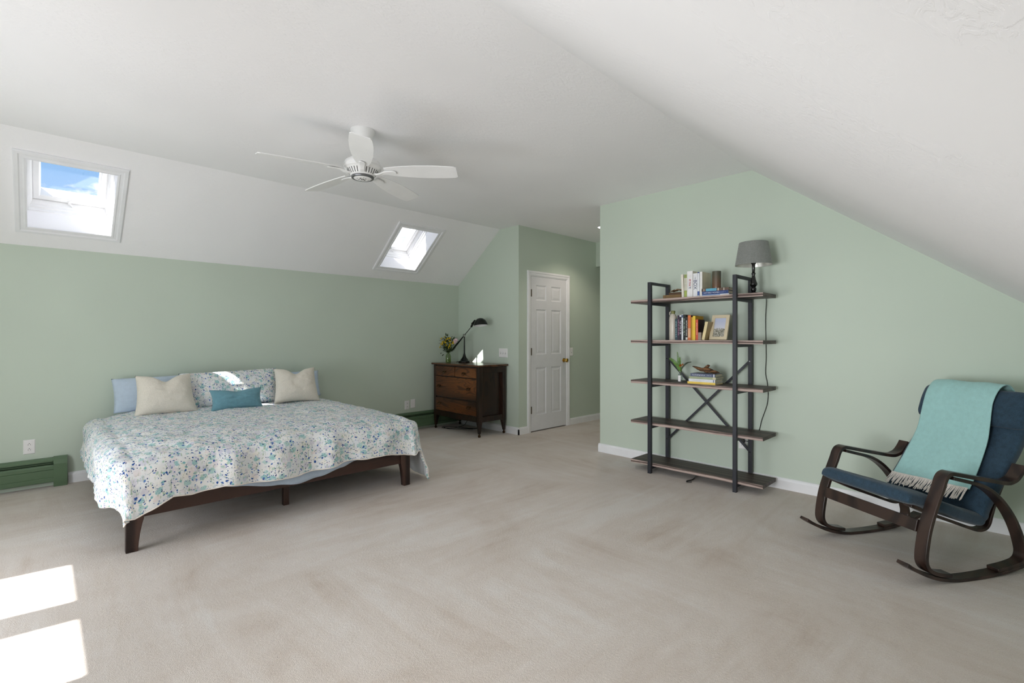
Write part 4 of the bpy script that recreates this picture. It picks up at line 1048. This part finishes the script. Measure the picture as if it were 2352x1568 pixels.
spine_book('white book lettered BOX in navy on its spine, top shelf', 1.934, 1.897, Z1, 0.204, 0.15, (234, 235, 238), group=G1, texts=(('BOX', 0.040, (34, 48, 92), .52, 1.0), ('THE', 0.012, (34, 48, 92), .80, 1.0)))
spine_book('white book with a blue top edge and blue label, beside the BOX book', 1.895, 1.876, Z1, 0.212, 0.15, (230, 233, 238), side=(58, 82, 150), group=G1, blocks=((.05, .22, (70, 96, 160)), (.96, 1.0, (44, 66, 130))))
spine_book('white book with a broad cream cover at the end of the upright row, top shelf', 1.873, 1.853, Z1, 0.213, 0.17, (238, 236, 232), side=(218, 210, 184), group=G1)
def flat_book(label, ya, yb, z, th, depth, col, xf=4.085, rot=0.0, texts=(), group=None, blocks=(), top=None):
    """lying book; spine facing the room from yb (left, larger) to ya"""
    ln = yb - ya
    o_ = thing('book', label, 'book', (xf, (ya + yb) / 2, z), rot, group)
    cov = 0.002; c = MB(); c.box((0, -ln / 2, 0), (0.003, ln / 2, th)); c.box((0.003, -ln / 2, 0), (depth, ln / 2, cov)); c.box((0.003, -ln / 2, th - cov), (depth, ln / 2, th), 1 if top else 0)
    make('cover', c, [bmat(col)] + ([bmat(top)] if top else []), o_)
    p = MB(); p.box((0.0031, -ln / 2 + 0.003, cov + 0.0001), (depth - 0.003, ln / 2 - 0.003, th - cov - 0.0001)); make('pages', p, M_PAGES, o_)
    for b0, b1, bc in blocks:
        q = MB(); q.box((-0.0007, -ln / 2 + b0 * ln, th * .04), (0.0006, -ln / 2 + b1 * ln, th * .96)); make('spine_band', q, bmat(bc), o_)
    for (s, size, tcol, yf, sx) in texts:
        spine_marks(s, size, tcol, sx, o_, basis((0, -1, 0), (0, 0, 1), (-1, 0, 0), (-0.0009, -ln / 2 + yf * ln, th / 2)))
    return o_
G2 = 'books stacked flat at the end of the top shelf'
flat_book('thin pale blue book at the bottom of the flat stack on the top shelf', 1.625, 1.855, Z1, 0.013, 0.17, (150, 176, 214), group=G2, blocks=((0.0, .32, (226, 230, 236)),))
flat_book('navy book with white spine lettering in the middle of the flat stack, top shelf', 1.632, 1.855, Z1 + 0.0132, 0.027, 0.16, (34, 62, 122), group=G2, texts=(('NOTABLE WOMEN', 0.0155, (228, 232, 240), .63, 1.0), (9, 0.008, (200, 210, 230), .20, 0.8)))
flat_book('brown book with a turquoise spine label on top of the flat stack, top shelf', 1.628, 1.858, Z1 + 0.0404, 0.024, 0.155, (96, 74, 60), group=G2, blocks=((.44, .84, (96, 168, 196)), (.36, .40, (210, 200, 186)), (.16, .19, (210, 200, 186)), (.9, .92, (210, 200, 186))))
# candle glass
M_CANDLE = M('brown_ribbed_glass', (74, 62, 50), 0.25, 0.6)
v = M_CANDLE.coord(); gz = M_CANDLE.n('ShaderNodeSeparateXYZ'); M_CANDLE.l(v, gz.inputs[0])
M_CANDLE.base(M_CANDLE.mix(M_CANDLE.ramp(gz.outputs[2], [(0.0, (1, 1, 1)), (0.12, (0, 0, 0))]), (84, 80, 66), (122, 88, 66)))
M_CANDLE = M_CANDLE.m
cv = thing('candle_holder', 'tall brown cylindrical glass candle holder on the flat book stack', 'candle holder', (4.165, 1.762, Z1 + 0.0646))
t = MB(); pr = [(0.034, 0.0)] + [(0.0355, z / 1000) for z in range(3, 148, 12)] + [(0.0355, 0.150), (0.033, 0.150), (0.033, 0.06), (0.0005, 0.058)]
t.lathe(pr, n=40); make('glass_cylinder', t, M_CANDLE, cv, smooth=True, angle=50)
t = MB(); t.lathe([(0.0325, 0.060), (0.0325, 0.062), (0.03, 0.066), (0.0005, 0.064)], n=30); make('wax', t, simple('brown_wax', (90, 66, 50), 0.5), cv)
# brown books and dried leaf
G3 = 'old brown books on the top shelf'
flat_book('old tan cloth-bound book lying at the bottom beside the steel post', 2.035, 2.217, Z1, 0.031, 0.13, (118, 92, 52), rot=0.03, group=G3, blocks=((.07, .085, (80, 60, 34)), (.84, .855, (80, 60, 34))))
flat_book('smaller dark brown worn book lying on the tan book', 2.045, 2.170, Z1 + 0.0312, 0.022, 0.11, (84, 62, 42), rot=-0.04, group=G3, xf=4.10)
def lump(name, label, cat, path, radii, mat, seed, flat=1.0, n=20, amp=0.35, freq=14, loc=(0, 0, 0)):
    pts_ = smoothpath(path, 8); rs_ = [interp([(i * 8, r) for i, r in enumerate(radii)], k) for k in range(len(pts_))]
    m_ = MB(); m_.tube(pts_, rs_, n)
    vv = []
    for v_ in m_.v:
        p = Vector(v_); k = min(range(len(pts_)), key=lambda q: (pts_[q] - p).length_squared); c_ = pts_[k]
        d = p - c_; f = 1 + amp * noise.noise(p * freq + Vector((seed, 0, 0))) + amp * 0.5 * noise.noise(p * freq * 2.6 + Vector((0, seed, 0)))
        d *= f; d.z *= flat; vv.append(tuple(c_ + d))
    zmin = min(v_[2] for v_ in vv)
    m_.v = [(a, b_, c_ - zmin) for a, b_, c_ in vv]
    o_ = make(name, m_, mat, smooth=True, angle=180); o_.location = loc
    return tag(o_, label, cat)
M_DRIED = wood('dried_leaf_brown', (84, 62, 40), (166, 132, 92), axis=1, scale=3)
t = MB()
def crum(u, v):
    x = (u - .5) * 0.10; y = (v - .5) * 0.125
    z = 0.010 + 0.020 * (1 - (2 * v - 1) ** 2) * (1 - (2 * u - 1) ** 2 * .5) + 0.012 * noise.noise(Vector((x * 40, y * 35, 3))) + 0.012 * abs(2 * u - 1) * noise.noise(Vector((y * 60, 8, 1)))
    return (x * (1 - .4 * abs(2 * v - 1)), y, max(z, 0.0006))
t.grid(22, 26, crum); dl_ = make('dried_leaf', t, M_DRIED, smooth=True, recalc=False); md = dl_.modifiers.new('thickness', 'SOLIDIFY'); md.thickness = 0.0015; md.offset = 1
dl_.location = (4.155, 2.105, Z1 + 0.0536); tag(dl_, 'curled dry brown leaf lying on the old books, top shelf', 'dried leaf')

# second shelf
Z2 = TOPS[1]
jg = thing('jug', 'tall cream stoneware jug with green neck and small ear handle, second shelf', 'jug', (4.125, 2.140, Z2))
M_STONE = simple('cream_stoneware', (206, 198, 186), 0.28, 0.5, var=0.03); M_GLAZE = simple('olive_green_glaze', (120, 122, 70), 0.3, 0.5, var=0.1)
t = MB(); t.lathe([(0.033, 0), (0.0345, 0.004), (0.0345, 0.19), (0.032, 0.212), (0.024, 0.228), (0.016, 0.237), (0.015, 0.240)], n=36); make('body', t, M_STONE, jg, smooth=True)
t = MB(); t.lathe([(0.0165, 0.236), (0.0155, 0.244), (0.019, 0.250), (0.019, 0.262), (0.016, 0.266), (0.012, 0.266), (0.012, 0.25)], n=28); make('neck', t, M_GLAZE, jg, smooth=True)
t = MB(); t.tube(smoothpath([(0, 0.016, 0.252), (0, 0.030, 0.256), (0, 0.034, 0.243), (0, 0.030, 0.228), (0, 0.026, 0.222)], 5), 0.0045, 10); make('handle', t, M_STONE, jg, smooth=True)
G4 = 'books upright on the second shelf'
B2 = [
 ('short dark teal book with pale lettering, touching the jug', 2.102, 2.080, 0.190, 0.12, (48, 72, 80), ((17, 0.013, (170, 200, 210), .5, 0.95),), (), None),
 ('dark plum book with pink lettering, beside the teal book', 2.0795, 2.060, 0.222, 0.13, (58, 44, 60), ((14, 0.013, (214, 150, 180), .5, 1.1),), (), None),
 ('black book with big white and pink capitals, second shelf', 2.0595, 2.041, 0.224, 0.13, (44, 42, 54), ((10, 0.018, (236, 224, 232), .5, 0.95),), ((.93, .99, (230, 232, 238)),), None),
 ('white-spined book with dark top, between two black books', 2.0405, 2.026, 0.228, 0.14, (222, 226, 230), ((12, 0.011, (50, 60, 84), .5, 1.1),), ((.88, .98, (60, 78, 110)),), None),
 ('black hardback with green and white title, its cover showing', 2.0255, 2.003, 0.224, 0.15, (26, 30, 30), ((13, 0.014, (190, 214, 190), .52, 1.0),), (), (34, 24, 26)),
 ('slimmer black book with white speckled lettering, next to the orange book', 2.0025, 1.984, 0.206, 0.14, (34, 36, 36), ((13, 0.015, (232, 232, 226), .5, 1.0),), ((.02, .12, (220, 220, 214)),), None),
 ('orange book with a cream blurred spine band, second shelf', 1.982, 1.955, 0.219, 0.15, (214, 118, 66), (), ((.10, .48, (226, 176, 138)),), (92, 34, 24)),
 ('thin golden yellow book between the orange and bright yellow books', 1.950, 1.936, 0.202, 0.14, (214, 164, 48), (), (), None),
 ('bright yellow book with its mustard cover showing', 1.9355, 1.914, 0.212, 0.16, (238, 202, 66), (), (), (206, 158, 20)),
 ('short red-orange book with cream lettering and dark cover', 1.9100, 1.8900, 0.180, 0.13, (212, 88, 60), ((15, 0.011, (240, 214, 190), .55, 1.0),), (), (44, 16, 18)),
]
for lab, y1, y0, h_, dp, col, tx, bl_, sd in B2:
    spine_book(lab, y1, y0, Z2, h_, dp, col, texts=tx, blocks=bl_, side=sd, group=G4)
spine_book('low grey-beige book standing half hidden behind the leaning cream book', 1.8890, 1.862, Z2, 0.068, 0.12, (150, 136, 124), group=G4)
spine_book('cream paperback leaning against the upright row, second shelf', 1.8295 + 0.024, 1.8295, Z2 + 0.001, 0.158, 0.125, (224, 206, 158), side=(172, 150, 104), tilt=0.20, group=G4, xf=4.075)
# picture frame
pf = thing('picture_frame', 'cream wooden picture frame leaning back, with a misty landscape photo', 'picture frame', (4.135, 1.742, Z2 + 0.0052))
pf.rotation_euler = (0, math.radians(17), math.radians(-3))
FW, FH, FB = 0.152, 0.222, 0.027
t = MB()
for lo, hi in (((0, -FW / 2, 0), (0.016, FW / 2, FB)), ((0, -FW / 2, FH - FB), (0.016, FW / 2, FH)), ((0, -FW / 2, FB), (0.016, -FW / 2 + FB, FH - FB)), ((0, FW / 2 - FB, FB), (0.016, FW / 2, FH - FB))): t.box(lo, hi)
make('frame', t, simple('cream_frame_wood', (220, 206, 176), 0.5, 0.4, var=0.03), pf)
mm = M('misty_landscape_photo', (200, 205, 215), 0.3, 0.5)
v = mm.coord(); sp = mm.n('ShaderNodeSeparateXYZ'); mm.l(v, sp.inputs[0])
sky_ = mm.ramp(sp.outputs[2], [(0.10, (214, 216, 226)), (0.17, (190, 198, 222))])
gnd = mm.ramp(mm.noise(mm.coord(scale=(1, 1, 2.5)), 90, 5, 0.7), [(0.38, (60, 62, 56)), (0.5, (140, 138, 120)), (0.62, (222, 220, 214))])
hz_ = mm.math('ADD', sp.outputs[2], mm.math('MULTIPLY', mm.noise(v, 60, 3), 0.05))
mm.base(mm.mix(mm.ramp(hz_, [(0.120, (1, 1, 1)), (0.128, (0, 0, 0))]), sky_, gnd))
t = MB(); t.box((0.006, -FW / 2 + FB - 0.002, FB - 0.002), (0.010, FW / 2 - FB + 0.002, FH - FB + 0.002)); make('photo', t, mm.m, pf)
t = MB(); t.box((0.0161, -FW / 2 + 0.01, 0.01), (0.019, FW / 2 - 0.01, FH - 0.01)); make('backing', t, M_DRESS, pf)
t = MB(); t.add([(0.019, -0.02, 0.16), (0.019, 0.02, 0.16), (0.105, 0.02, 0.034), (0.105, -0.02, 0.034), (0.022, -0.02, 0.162), (0.022, 0.02, 0.162), (0.108, 0.02, 0.036), (0.108, -0.02, 0.036)], [(0, 1, 2, 3), (7, 6, 5, 4), (0, 4, 5, 1), (1, 5, 6, 2), (2, 6, 7, 3), (3, 7, 4, 0)]); make('easel_back', t, M_DRESS, pf)

# third shelf
Z3 = TOPS[2]
G5 = 'books stacked flat on the third shelf'
flat_book('yellow-spined paperback at the bottom of the four-book stack, third shelf', 1.742, 1.985, Z3, 0.019, 0.17, (240, 206, 92), top=(200, 200, 190), group=G5, rot=0.02)
flat_book('white book second from the bottom of the stack, third shelf', 1.744, 1.972, Z3 + 0.0192, 0.024, 0.175, (226, 228, 234), group=G5, rot=0.03, texts=((20, 0.009, (170, 174, 184), .5, 1.1),), blocks=((.04, .07, (100, 110, 140)),))
flat_book('sage green book third in the stack, third shelf', 1.742, 1.975, Z3 + 0.0434, 0.020, 0.185, (158, 166, 132), group=G5, rot=0.05, blocks=((.02, .12, (206, 196, 160)),), xf=4.10)
flat_book('slate blue hardback with white title on top of the stack, third shelf', 1.746, 1.962, Z3 + 0.0636, 0.027, 0.155, (84, 92, 118), group=G5, rot=0.02, xf=4.095, texts=((15, 0.013, (222, 226, 236), .66, 0.9), (6, 0.009, (200, 206, 220), .24, 0.9)), blocks=((.03, .07, (214, 218, 228)),))
M_DRIFT = wood('driftwood_brown', (56, 38, 26), (132, 94, 62), axis=1, scale=3.5, rough=0.8)
dw_ = lump('driftwood', 'gnarled brown driftwood piece with a pointed end on the stacked books', 'driftwood', [(0.0, 0.125, 0.030), (0.0, 0.10, 0.024), (0.0, 0.06, 0.010), (0, 0.02, 0.004), (0, -0.02, 0.0), (0, -0.06, -0.006), (0, -0.09, -0.012), (0, -0.115, -0.014)], [0.003, 0.012, 0.019, 0.024, 0.027, 0.020, 0.012, 0.004], M_DRIFT, 3, 0.80, amp=0.5, freq=22, loc=(4.17, 1.855, Z3 + 0.0908))
t = MB(); t.tube(smoothpath([(0, 0.01, 0.034), (0, -0.005, 0.052), (0.004, -0.018, 0.066), (0.003, -0.028, 0.064)], 4), [0.018] * 3 + [0.015] * 3 + [0.012] * 3 + [0.008] * 3 + [0.004], 12); kb = make('broken_branch', t, M_DRIFT, dw_, smooth=True)
t = MB()
bv = thing('bottle_vase', 'small clear glass bottle with a white paper label on the third shelf', 'vase', (4.16, 2.090, Z3))
t.lathe([(0.021, 0), (0.022, 0.004), (0.022, 0.058), (0.018, 0.068), (0.011, 0.078), (0.010, 0.092), (0.013, 0.094), (0.013, 0.098), (0.0085, 0.098), (0.0085, 0.080), (0.016, 0.066), (0.0195, 0.056), (0.0195, 0.006), (0.0005, 0.005)], n=4 * 7); make('glass_body', t, M_CLEARGLASS, bv, smooth=True)
t = MB(); t.v = []; nn_ = 10
def lab(u, v): a = PI + 0.62 - 1.15 * u; return (0.0225 * math.cos(a), 0.0225 * math.sin(a), 0.006 + 0.054 * v)
t.grid(nn_, 1, lab); lb = make('paper_label', t, M_PLATE, bv, recalc=False); md = lb.modifiers.new('thickness', 'SOLIDIFY'); md.thickness = 0.0006
lt = simple('label_ink', (120, 120, 124), 0.7)
for k, zz in enumerate((0.05, 0.042, 0.034, 0.026, 0.018)):
    q = MB(); q.grid(6, 1, lambda u, v: (0.0231 * math.cos(PI + 0.45 - 0.8 * u), 0.0231 * math.sin(PI + 0.45 - 0.8 * u), zz + 0.0022 * v)); make('label_line', q, lt, lb, recalc=False)
fp = thing('fern_sprigs', 'green fern sprigs and a dried orange flower standing in the glass bottle', 'flowers', (4.16, 2.090, Z3 + 0.01))
M_FERN = simple('fern_green', (92, 128, 58), 0.5, 0.4, var=0.2, scale=30)
M_ORANGE = simple('dried_orange_petal', (196, 128, 48), 0.7, 0.3, var=0.2, scale=60)
def fern(pts_, wmax, name='fern_frond', mat=M_FERN):
    m_ = MB(); P = smoothpath(pts_, 7); m_.tube(P, 0.0012, 6)
    n_ = len(P)
    for i in range(6, n_ - 1):
        f = (i - 6) / (n_ - 7); wl = wmax * math.sin(PI * (0.12 + 0.88 * (1 - f)) * 0.62)
        d = (P[i + 1] - P[i - 1]).normalized(); s_ = d.cross(Vector((1, 0, 0))).normalized()
        for sg in (-1, 1): leaf(m_, P[i], s_ * sg + d * 0.55, wl, 0.0032, Vector((1, 0, 0)))
    make(name, m_, mat, fp)
fern([(0, 0, 0), (0, 0.002, 0.09), (0.0, 0.035, 0.15), (0, 0.075, 0.185), (0, 0.105, 0.200)], 0.024)
fern([(0, 0, 0), (0, 0.0, 0.09), (0, 0.012, 0.15), (0, 0.020, 0.20), (0, 0.028, 0.262)], 0.020)
fern([(0.005, 0, 0), (0, -0.002, 0.09), (0, 0.004, 0.14), (0, 0.002, 0.18), (0, 0.004, 0.215)], 0.016)
fern([(0.005, 0.004, 0), (0, 0.004, 0.09), (0, 0.024, 0.13), (0, 0.045, 0.15), (0, 0.065, 0.163)], 0.020)
fern([(-0.004, 0, 0), (0, -0.004, 0.09), (0, -0.030, 0.135), (0, -0.065, 0.165), (0, -0.105, 0.175)], 0.012, mat=simple('dark_fern', (62, 74, 52), 0.6, 0.3, var=0.2))
t = MB(); t.tube(smoothpath([(0.002, 0, 0), (-0.004, -0.006, 0.09), (-0.008, -0.010, 0.13)], 5), 0.0015, 6); make('stem', t, M_STEM, fp)
for off, r, sd in ((Vector((-0.008, -0.008, 0.140)), 0.020, 5), (Vector((-0.006, -0.026, 0.148)), 0.014, 6)):
    m_ = MB(); rr_ = random.Random(sd)
    for i in range(34):
        d = Vector((rr_.uniform(-1, 0.6), rr_.uniform(-1, 1), rr_.uniform(-.6, 1))).normalized(); leaf(m_, off, d, r * rr_.uniform(.7, 1), r * 0.28)
    make('flower', m_, M_ORANGE, fp)

t = MB(); t.tube(smoothpath([(4.00, 1.905, 0.012), (3.99, 1.93, 0.010), (3.985, 1.945, 0.010), (4.02, 1.955, 0.008), (4.10, 1.94, 0.008), (4.25, 1.98, 0.008)], 6), 0.0045, 8)
bc = make('strap', t, M_BLACKGLOSS, smooth=True); tag(bc, 'short black strap loop on the carpet peeking out below the bottom shelf', 'strap')

# ------------------------------------------------------------------ rocking chair
CH = thing('rocking_chair', 'dark bentwood rocking armchair with navy cushions near the wall', 'rocking chair', (3.5305, 0.435, 0), math.atan2(0.52618636, -0.85036928))
# local x = forward, local y = toward the camera, z up
ARM = [(-0.432, 0.572), (-0.420, 0.552), (-0.405, 0.532), (-0.385, 0.512), (-0.360, 0.500), (-0.316, 0.494), (-0.200, 0.515), (-0.070, 0.541), (0.030, 0.561), (0.058, 0.564), (0.088, 0.552), (0.108, 0.525), (0.124, 0.484), (0.166, 0.391), (0.203, 0.293), (0.222, 0.212), (0.231, 0.150), (0.229, 0.112), (0.212, 0.080), (0.185, 0.060), (0.150, 0.046), (0.110, 0.036), (0.06, 0.028)]
ROCK = [(0.346, 0.1145), (0.300, 0.086), (0.219, 0.048), (0.139, 0.021), (0.042, 0.004), (-0.040, 0.0), (-0.110, 0.0), (-0.200, 0.003), (-0.300, 0.010), (-0.400, 0.026), (-0.480, 0.046), (-0.560, 0.075)]
REAR = [(0.045, 0.541), (-0.03, 0.522), (-0.080, 0.510), (-0.151, 0.490), (-0.225, 0.452), (-0.290, 0.400), (-0.345, 0.340), (-0.390, 0.275), (-0.425, 0.205), (-0.448, 0.140), (-0.455, 0.100), (-0.445, 0.068), (-0.420, 0.048), (-0.38, 0.038), (-0.32, 0.030), (-0.25, 0.024)]
for y0, y1 in ((0.247, 0.307), (-0.367, -0.307)):
    t = MB(); t.band([tuple(p) for p in smoothpath(ARM, 4)][::-1], -0.020, y0, y1)
    sf = make('side_frame', t, M_CHAIRWOOD, CH, smooth=True, bevel=0.003, angle=50)
    t = MB(); P = [tuple(p) for p in smoothpath(ROCK, 4)]; t.band(P, 0.018, y0, y1); make('rocker', t, M_CHAIRWOOD, sf, smooth=True, bevel=0.003, angle=50)
    t = MB(); P = [tuple(p) for p in smoothpath(REAR, 4)]; t.band(P, -0.018, y0 + 0.002, y1 - 0.002); make('arm_brace', t, M_CHAIRWOOD, sf, smooth=True, bevel=0.003, angle=50)
t = MB(); 
def slanted(mb, p0, p1, th, y0, y1):
    d = Vector((p1[0] - p0[0], p1[1] - p0[1])).normalized(); n_ = Vector((-d.y, d.x)) * th
    q = [p0, p1, (p1[0] + n_.x, p1[1] + n_.y), (p0[0] + n_.x, p0[1] + n_.y)]
    mb.prism([(a, b_) for a, b_ in q], y1 - y0, Matrix(((1, 0, 0, 0), (0, 0, 1, y0), (0, 1, 0, 0), (0, 0, 0, 1))))
slanted(t, (0.186, 0.312), (0.202, 0.252), 0.022, -0.307, 0.247); make('front_crossbar', t, M_CHAIRWOOD, CH, bevel=0.002)
SEATF = [(0.215, 0.372), (0.15, 0.345), (0.051, 0.305), (-0.080, 0.258), (-0.193, 0.217), (-0.240, 0.204), (-0.275, 0.203), (-0.308, 0.214), (-0.330, 0.240), (-0.342, 0.275), (-0.372, 0.350), (-0.430, 0.460), (-0.50, 0.585), (-0.575, 0.715), (-0.640, 0.830), (-0.675, 0.900)]
for y0, y1 in ((0.178, 0.222), (-0.282, -0.238)):
    t = MB(); P = [tuple(p) for p in smoothpath(SEATF, 4)]; t.band(P, 0.016, y0, y1); make('seat_rail', t, M_CHAIRWOOD, CH, smooth=True, bevel=0.002, angle=50)
t = MB()
for zf in (3, 6): pass
for (px, pz) in ((-0.62, 0.80), (-0.50, 0.585)): t.box((px - 0.008, -0.24, pz - 0.02), (px + 0.008, 0.18, pz + 0.02))
make('back_slat', t, M_CHAIRWOOD, CH)
def cushion(name, path, thick, y0, y1, mat, parent, seed=0, puff=0.012, ends=(0.03, 0.03)):
    """upholstered pad: path (x, z) is the upper surface, thick grows to the right of the travel direction"""
    P = smoothpath(path, 10); m_ = len(P); ln = [0]
    for i in range(1, m_): ln.append(ln[-1] + (P[i] - P[i - 1]).length)
    tot = ln[-1]; nr = 56; mb = MB(); w2_ = (y1 - y0) / 2; yc = (y0 + y1) / 2
    for i, p in enumerate(P):
        tg = (P[min(i + 1, m_ - 1)] - P[max(i - 1, 0)]).normalized(); nn = Vector((tg.y, -tg.x))
        e = 1.0
        for dd, wd in ((ln[i], ends[0]), (tot - ln[i], ends[1])):
            if dd < wd: e = min(e, math.sqrt(max(0, 1 - (1 - dd / wd) ** 2)))
        e = max(e, 0.02)
        c_ = p + nn * thick / 2
        for k in range(nr):
            a = 2 * PI * k / nr; ca_, sa_ = math.cos(a), math.sin(a)
            sy = math.copysign(abs(ca_) ** 0.22, ca_); sz = math.copysign(abs(sa_) ** 0.55, sa_)
            yy = yc + sy * w2_ * (1 - 0.03 * (1 - e)); q = 1 + (puff / (thick / 2)) * (1 - abs(sy) ** 4) * noise.noise(Vector((ln[i] * 6 + seed, yy * 5, seed))) * 1.2
            v2 = c_ - nn * sz * thick / 2 * e * q
            mb.v.append((v2.x, yy, v2.y)); mb.uv[len(mb.v) - 1] = (k / nr, ln[i])
    for i in range(m_ - 1):
        for k in range(nr): mb.f.append((i * nr + k, i * nr + (k + 1) % nr, (i + 1) * nr + (k + 1) % nr, (i + 1) * nr + k)); mb.mi.append(0)
    mb.f += [tuple(range(nr - 1, -1, -1)), tuple((m_ - 1) * nr + k for k in range(nr))]; mb.mi += [0, 0]
    return make(name, mb, mat, parent, smooth=True, angle=60)
CY0, CY1 = -0.300, 0.240
cushion('seat_cushion', [(-0.275, 0.300), (-0.226, 0.312), (-0.13, 0.342), (-0.039, 0.376), (0.03, 0.402), (0.094, 0.424), (0.17, 0.444), (0.225, 0.454), (0.268, 0.438)], 0.074, CY0, CY1, M_NAVY, CH, 1, ends=(0.02, 0.035))
bcu = cushion('back_cushion', [(-0.612, 0.930), (-0.588, 0.880), (-0.548, 0.790), (-0.478, 0.660), (-0.388, 0.545), (-0.324, 0.455), (-0.274, 0.390), (-0.236, 0.325), (-0.225, 0.270)][::-1], -0.075, CY0, CY1, M_NAVY, CH, 5, puff=0.005, ends=(0.03, 0.03))
cushion('headrest', [(-0.610, 0.953), (-0.568, 0.936), (-0.534, 0.885), (-0.508, 0.822), (-0.496, 0.772), (-0.512, 0.728)][::-1], -0.090, CY0 - 0.012, CY1 + 0.008, M_NAVY, CH, 8, ends=(0.02, 0.03))

# throw blanket over the headrest
TH = [(-0.715, 0.70), (-0.700, 0.80), (-0.680, 0.88), (-0.655, 0.935), (-0.622, 0.962), (-0.582, 0.956), (-0.549, 0.928), (-0.521, 0.882), (-0.498, 0.820), (-0.474, 0.745), (-0.445, 0.665), (-0.388, 0.570), (-0.332, 0.492), (-0.282, 0.432), (-0.250, 0.392)]
TP = smoothpath(TH, 8); tl_ = [0]
for i in range(1, len(TP)): tl_.append(tl_[-1] + (TP[i] - TP[i - 1]).length)
def throw_at(sf_, off=0.0):
    L_ = sf_ * tl_[-1]
    for i in range(1, len(TP)):
        if tl_[i] >= L_:
            f = (L_ - tl_[i - 1]) / (tl_[i] - tl_[i - 1]); p = TP[i - 1].lerp(TP[i], f); tg = (TP[i] - TP[i - 1]).normalized(); break
    else: p = TP[-1]; tg = (TP[-1] - TP[-2]).normalized()
    nn = Vector((-tg.y, tg.x)); return p + nn * off
def throw_edge(v):
    top = 0.60
    ly = -0.258 + 0.012 * v
    ry = 0.115 + 0.055 * max(0, v - 0.45) / 0.55
    return ly, ry
def throw_fn(u, v):
    ly, ry = throw_edge(v); y = ly + (ry - ly) * u
    rip = 0.003 * math.sin(y * 30 + v * 3) + 0.006 * noise.noise(Vector((y * 5, v * 4, 2)))
    p = throw_at(v * (1 - 0.02 * u * v * v), 0.013 + max(0, rip))
    return (p.x, y, p.y)
tb = thing('throw_blanket', 'aqua wool throw blanket with cream fringe draped over the rocking chair back', 'blanket', tuple(CH.location), CH.rotation_euler.z)
t = MB(); t.grid(60, 110, throw_fn); wv2 = make('woven_cloth', t, M_THROW, tb, smooth=True, recalc=False, angle=180)
md = wv2.modifiers.new('thickness', 'SOLIDIFY'); md.thickness = 0.005; md.offset = 0
fr_ = MB(); rf = random.Random(11)
nf = 96
for i in range(nf):
    u = (i + 0.5) / nf; p0 = Vector(throw_fn(u, 1.0)) + Vector((0.010, 0, 0.004)); drift = rf.uniform(-0.011, 0.011)
    ln_ = rf.uniform(0.062, 0.082)
    dn = Vector((0.62, 0, -0.80)).normalized()
    w3 = Vector((0.0, 1, 0))
    pts_ = [p0 + Vector((0, 0, 0.004)), p0 + dn * ln_ * .3 + w3 * drift * .2 + Vector((0.006, 0, 0)), p0 + dn * ln_ * .65 + w3 * drift * .7 + Vector((0.010, 0, 0.002)), p0 + dn * ln_ + w3 * drift + Vector((0.012, 0, 0.004))]
    pts_ = [Vector((max(q.x, -0.25), q.y, max(q.z, 0.318))) if False else q for q in pts_]
    fr_.tube(smoothpath(pts_, 3), [0.0019] * 4 + [0.0022] * 4 + [0.0025, 0.0029], 6)
make('fringe', fr_, M_FRINGE, tb, smooth=True)
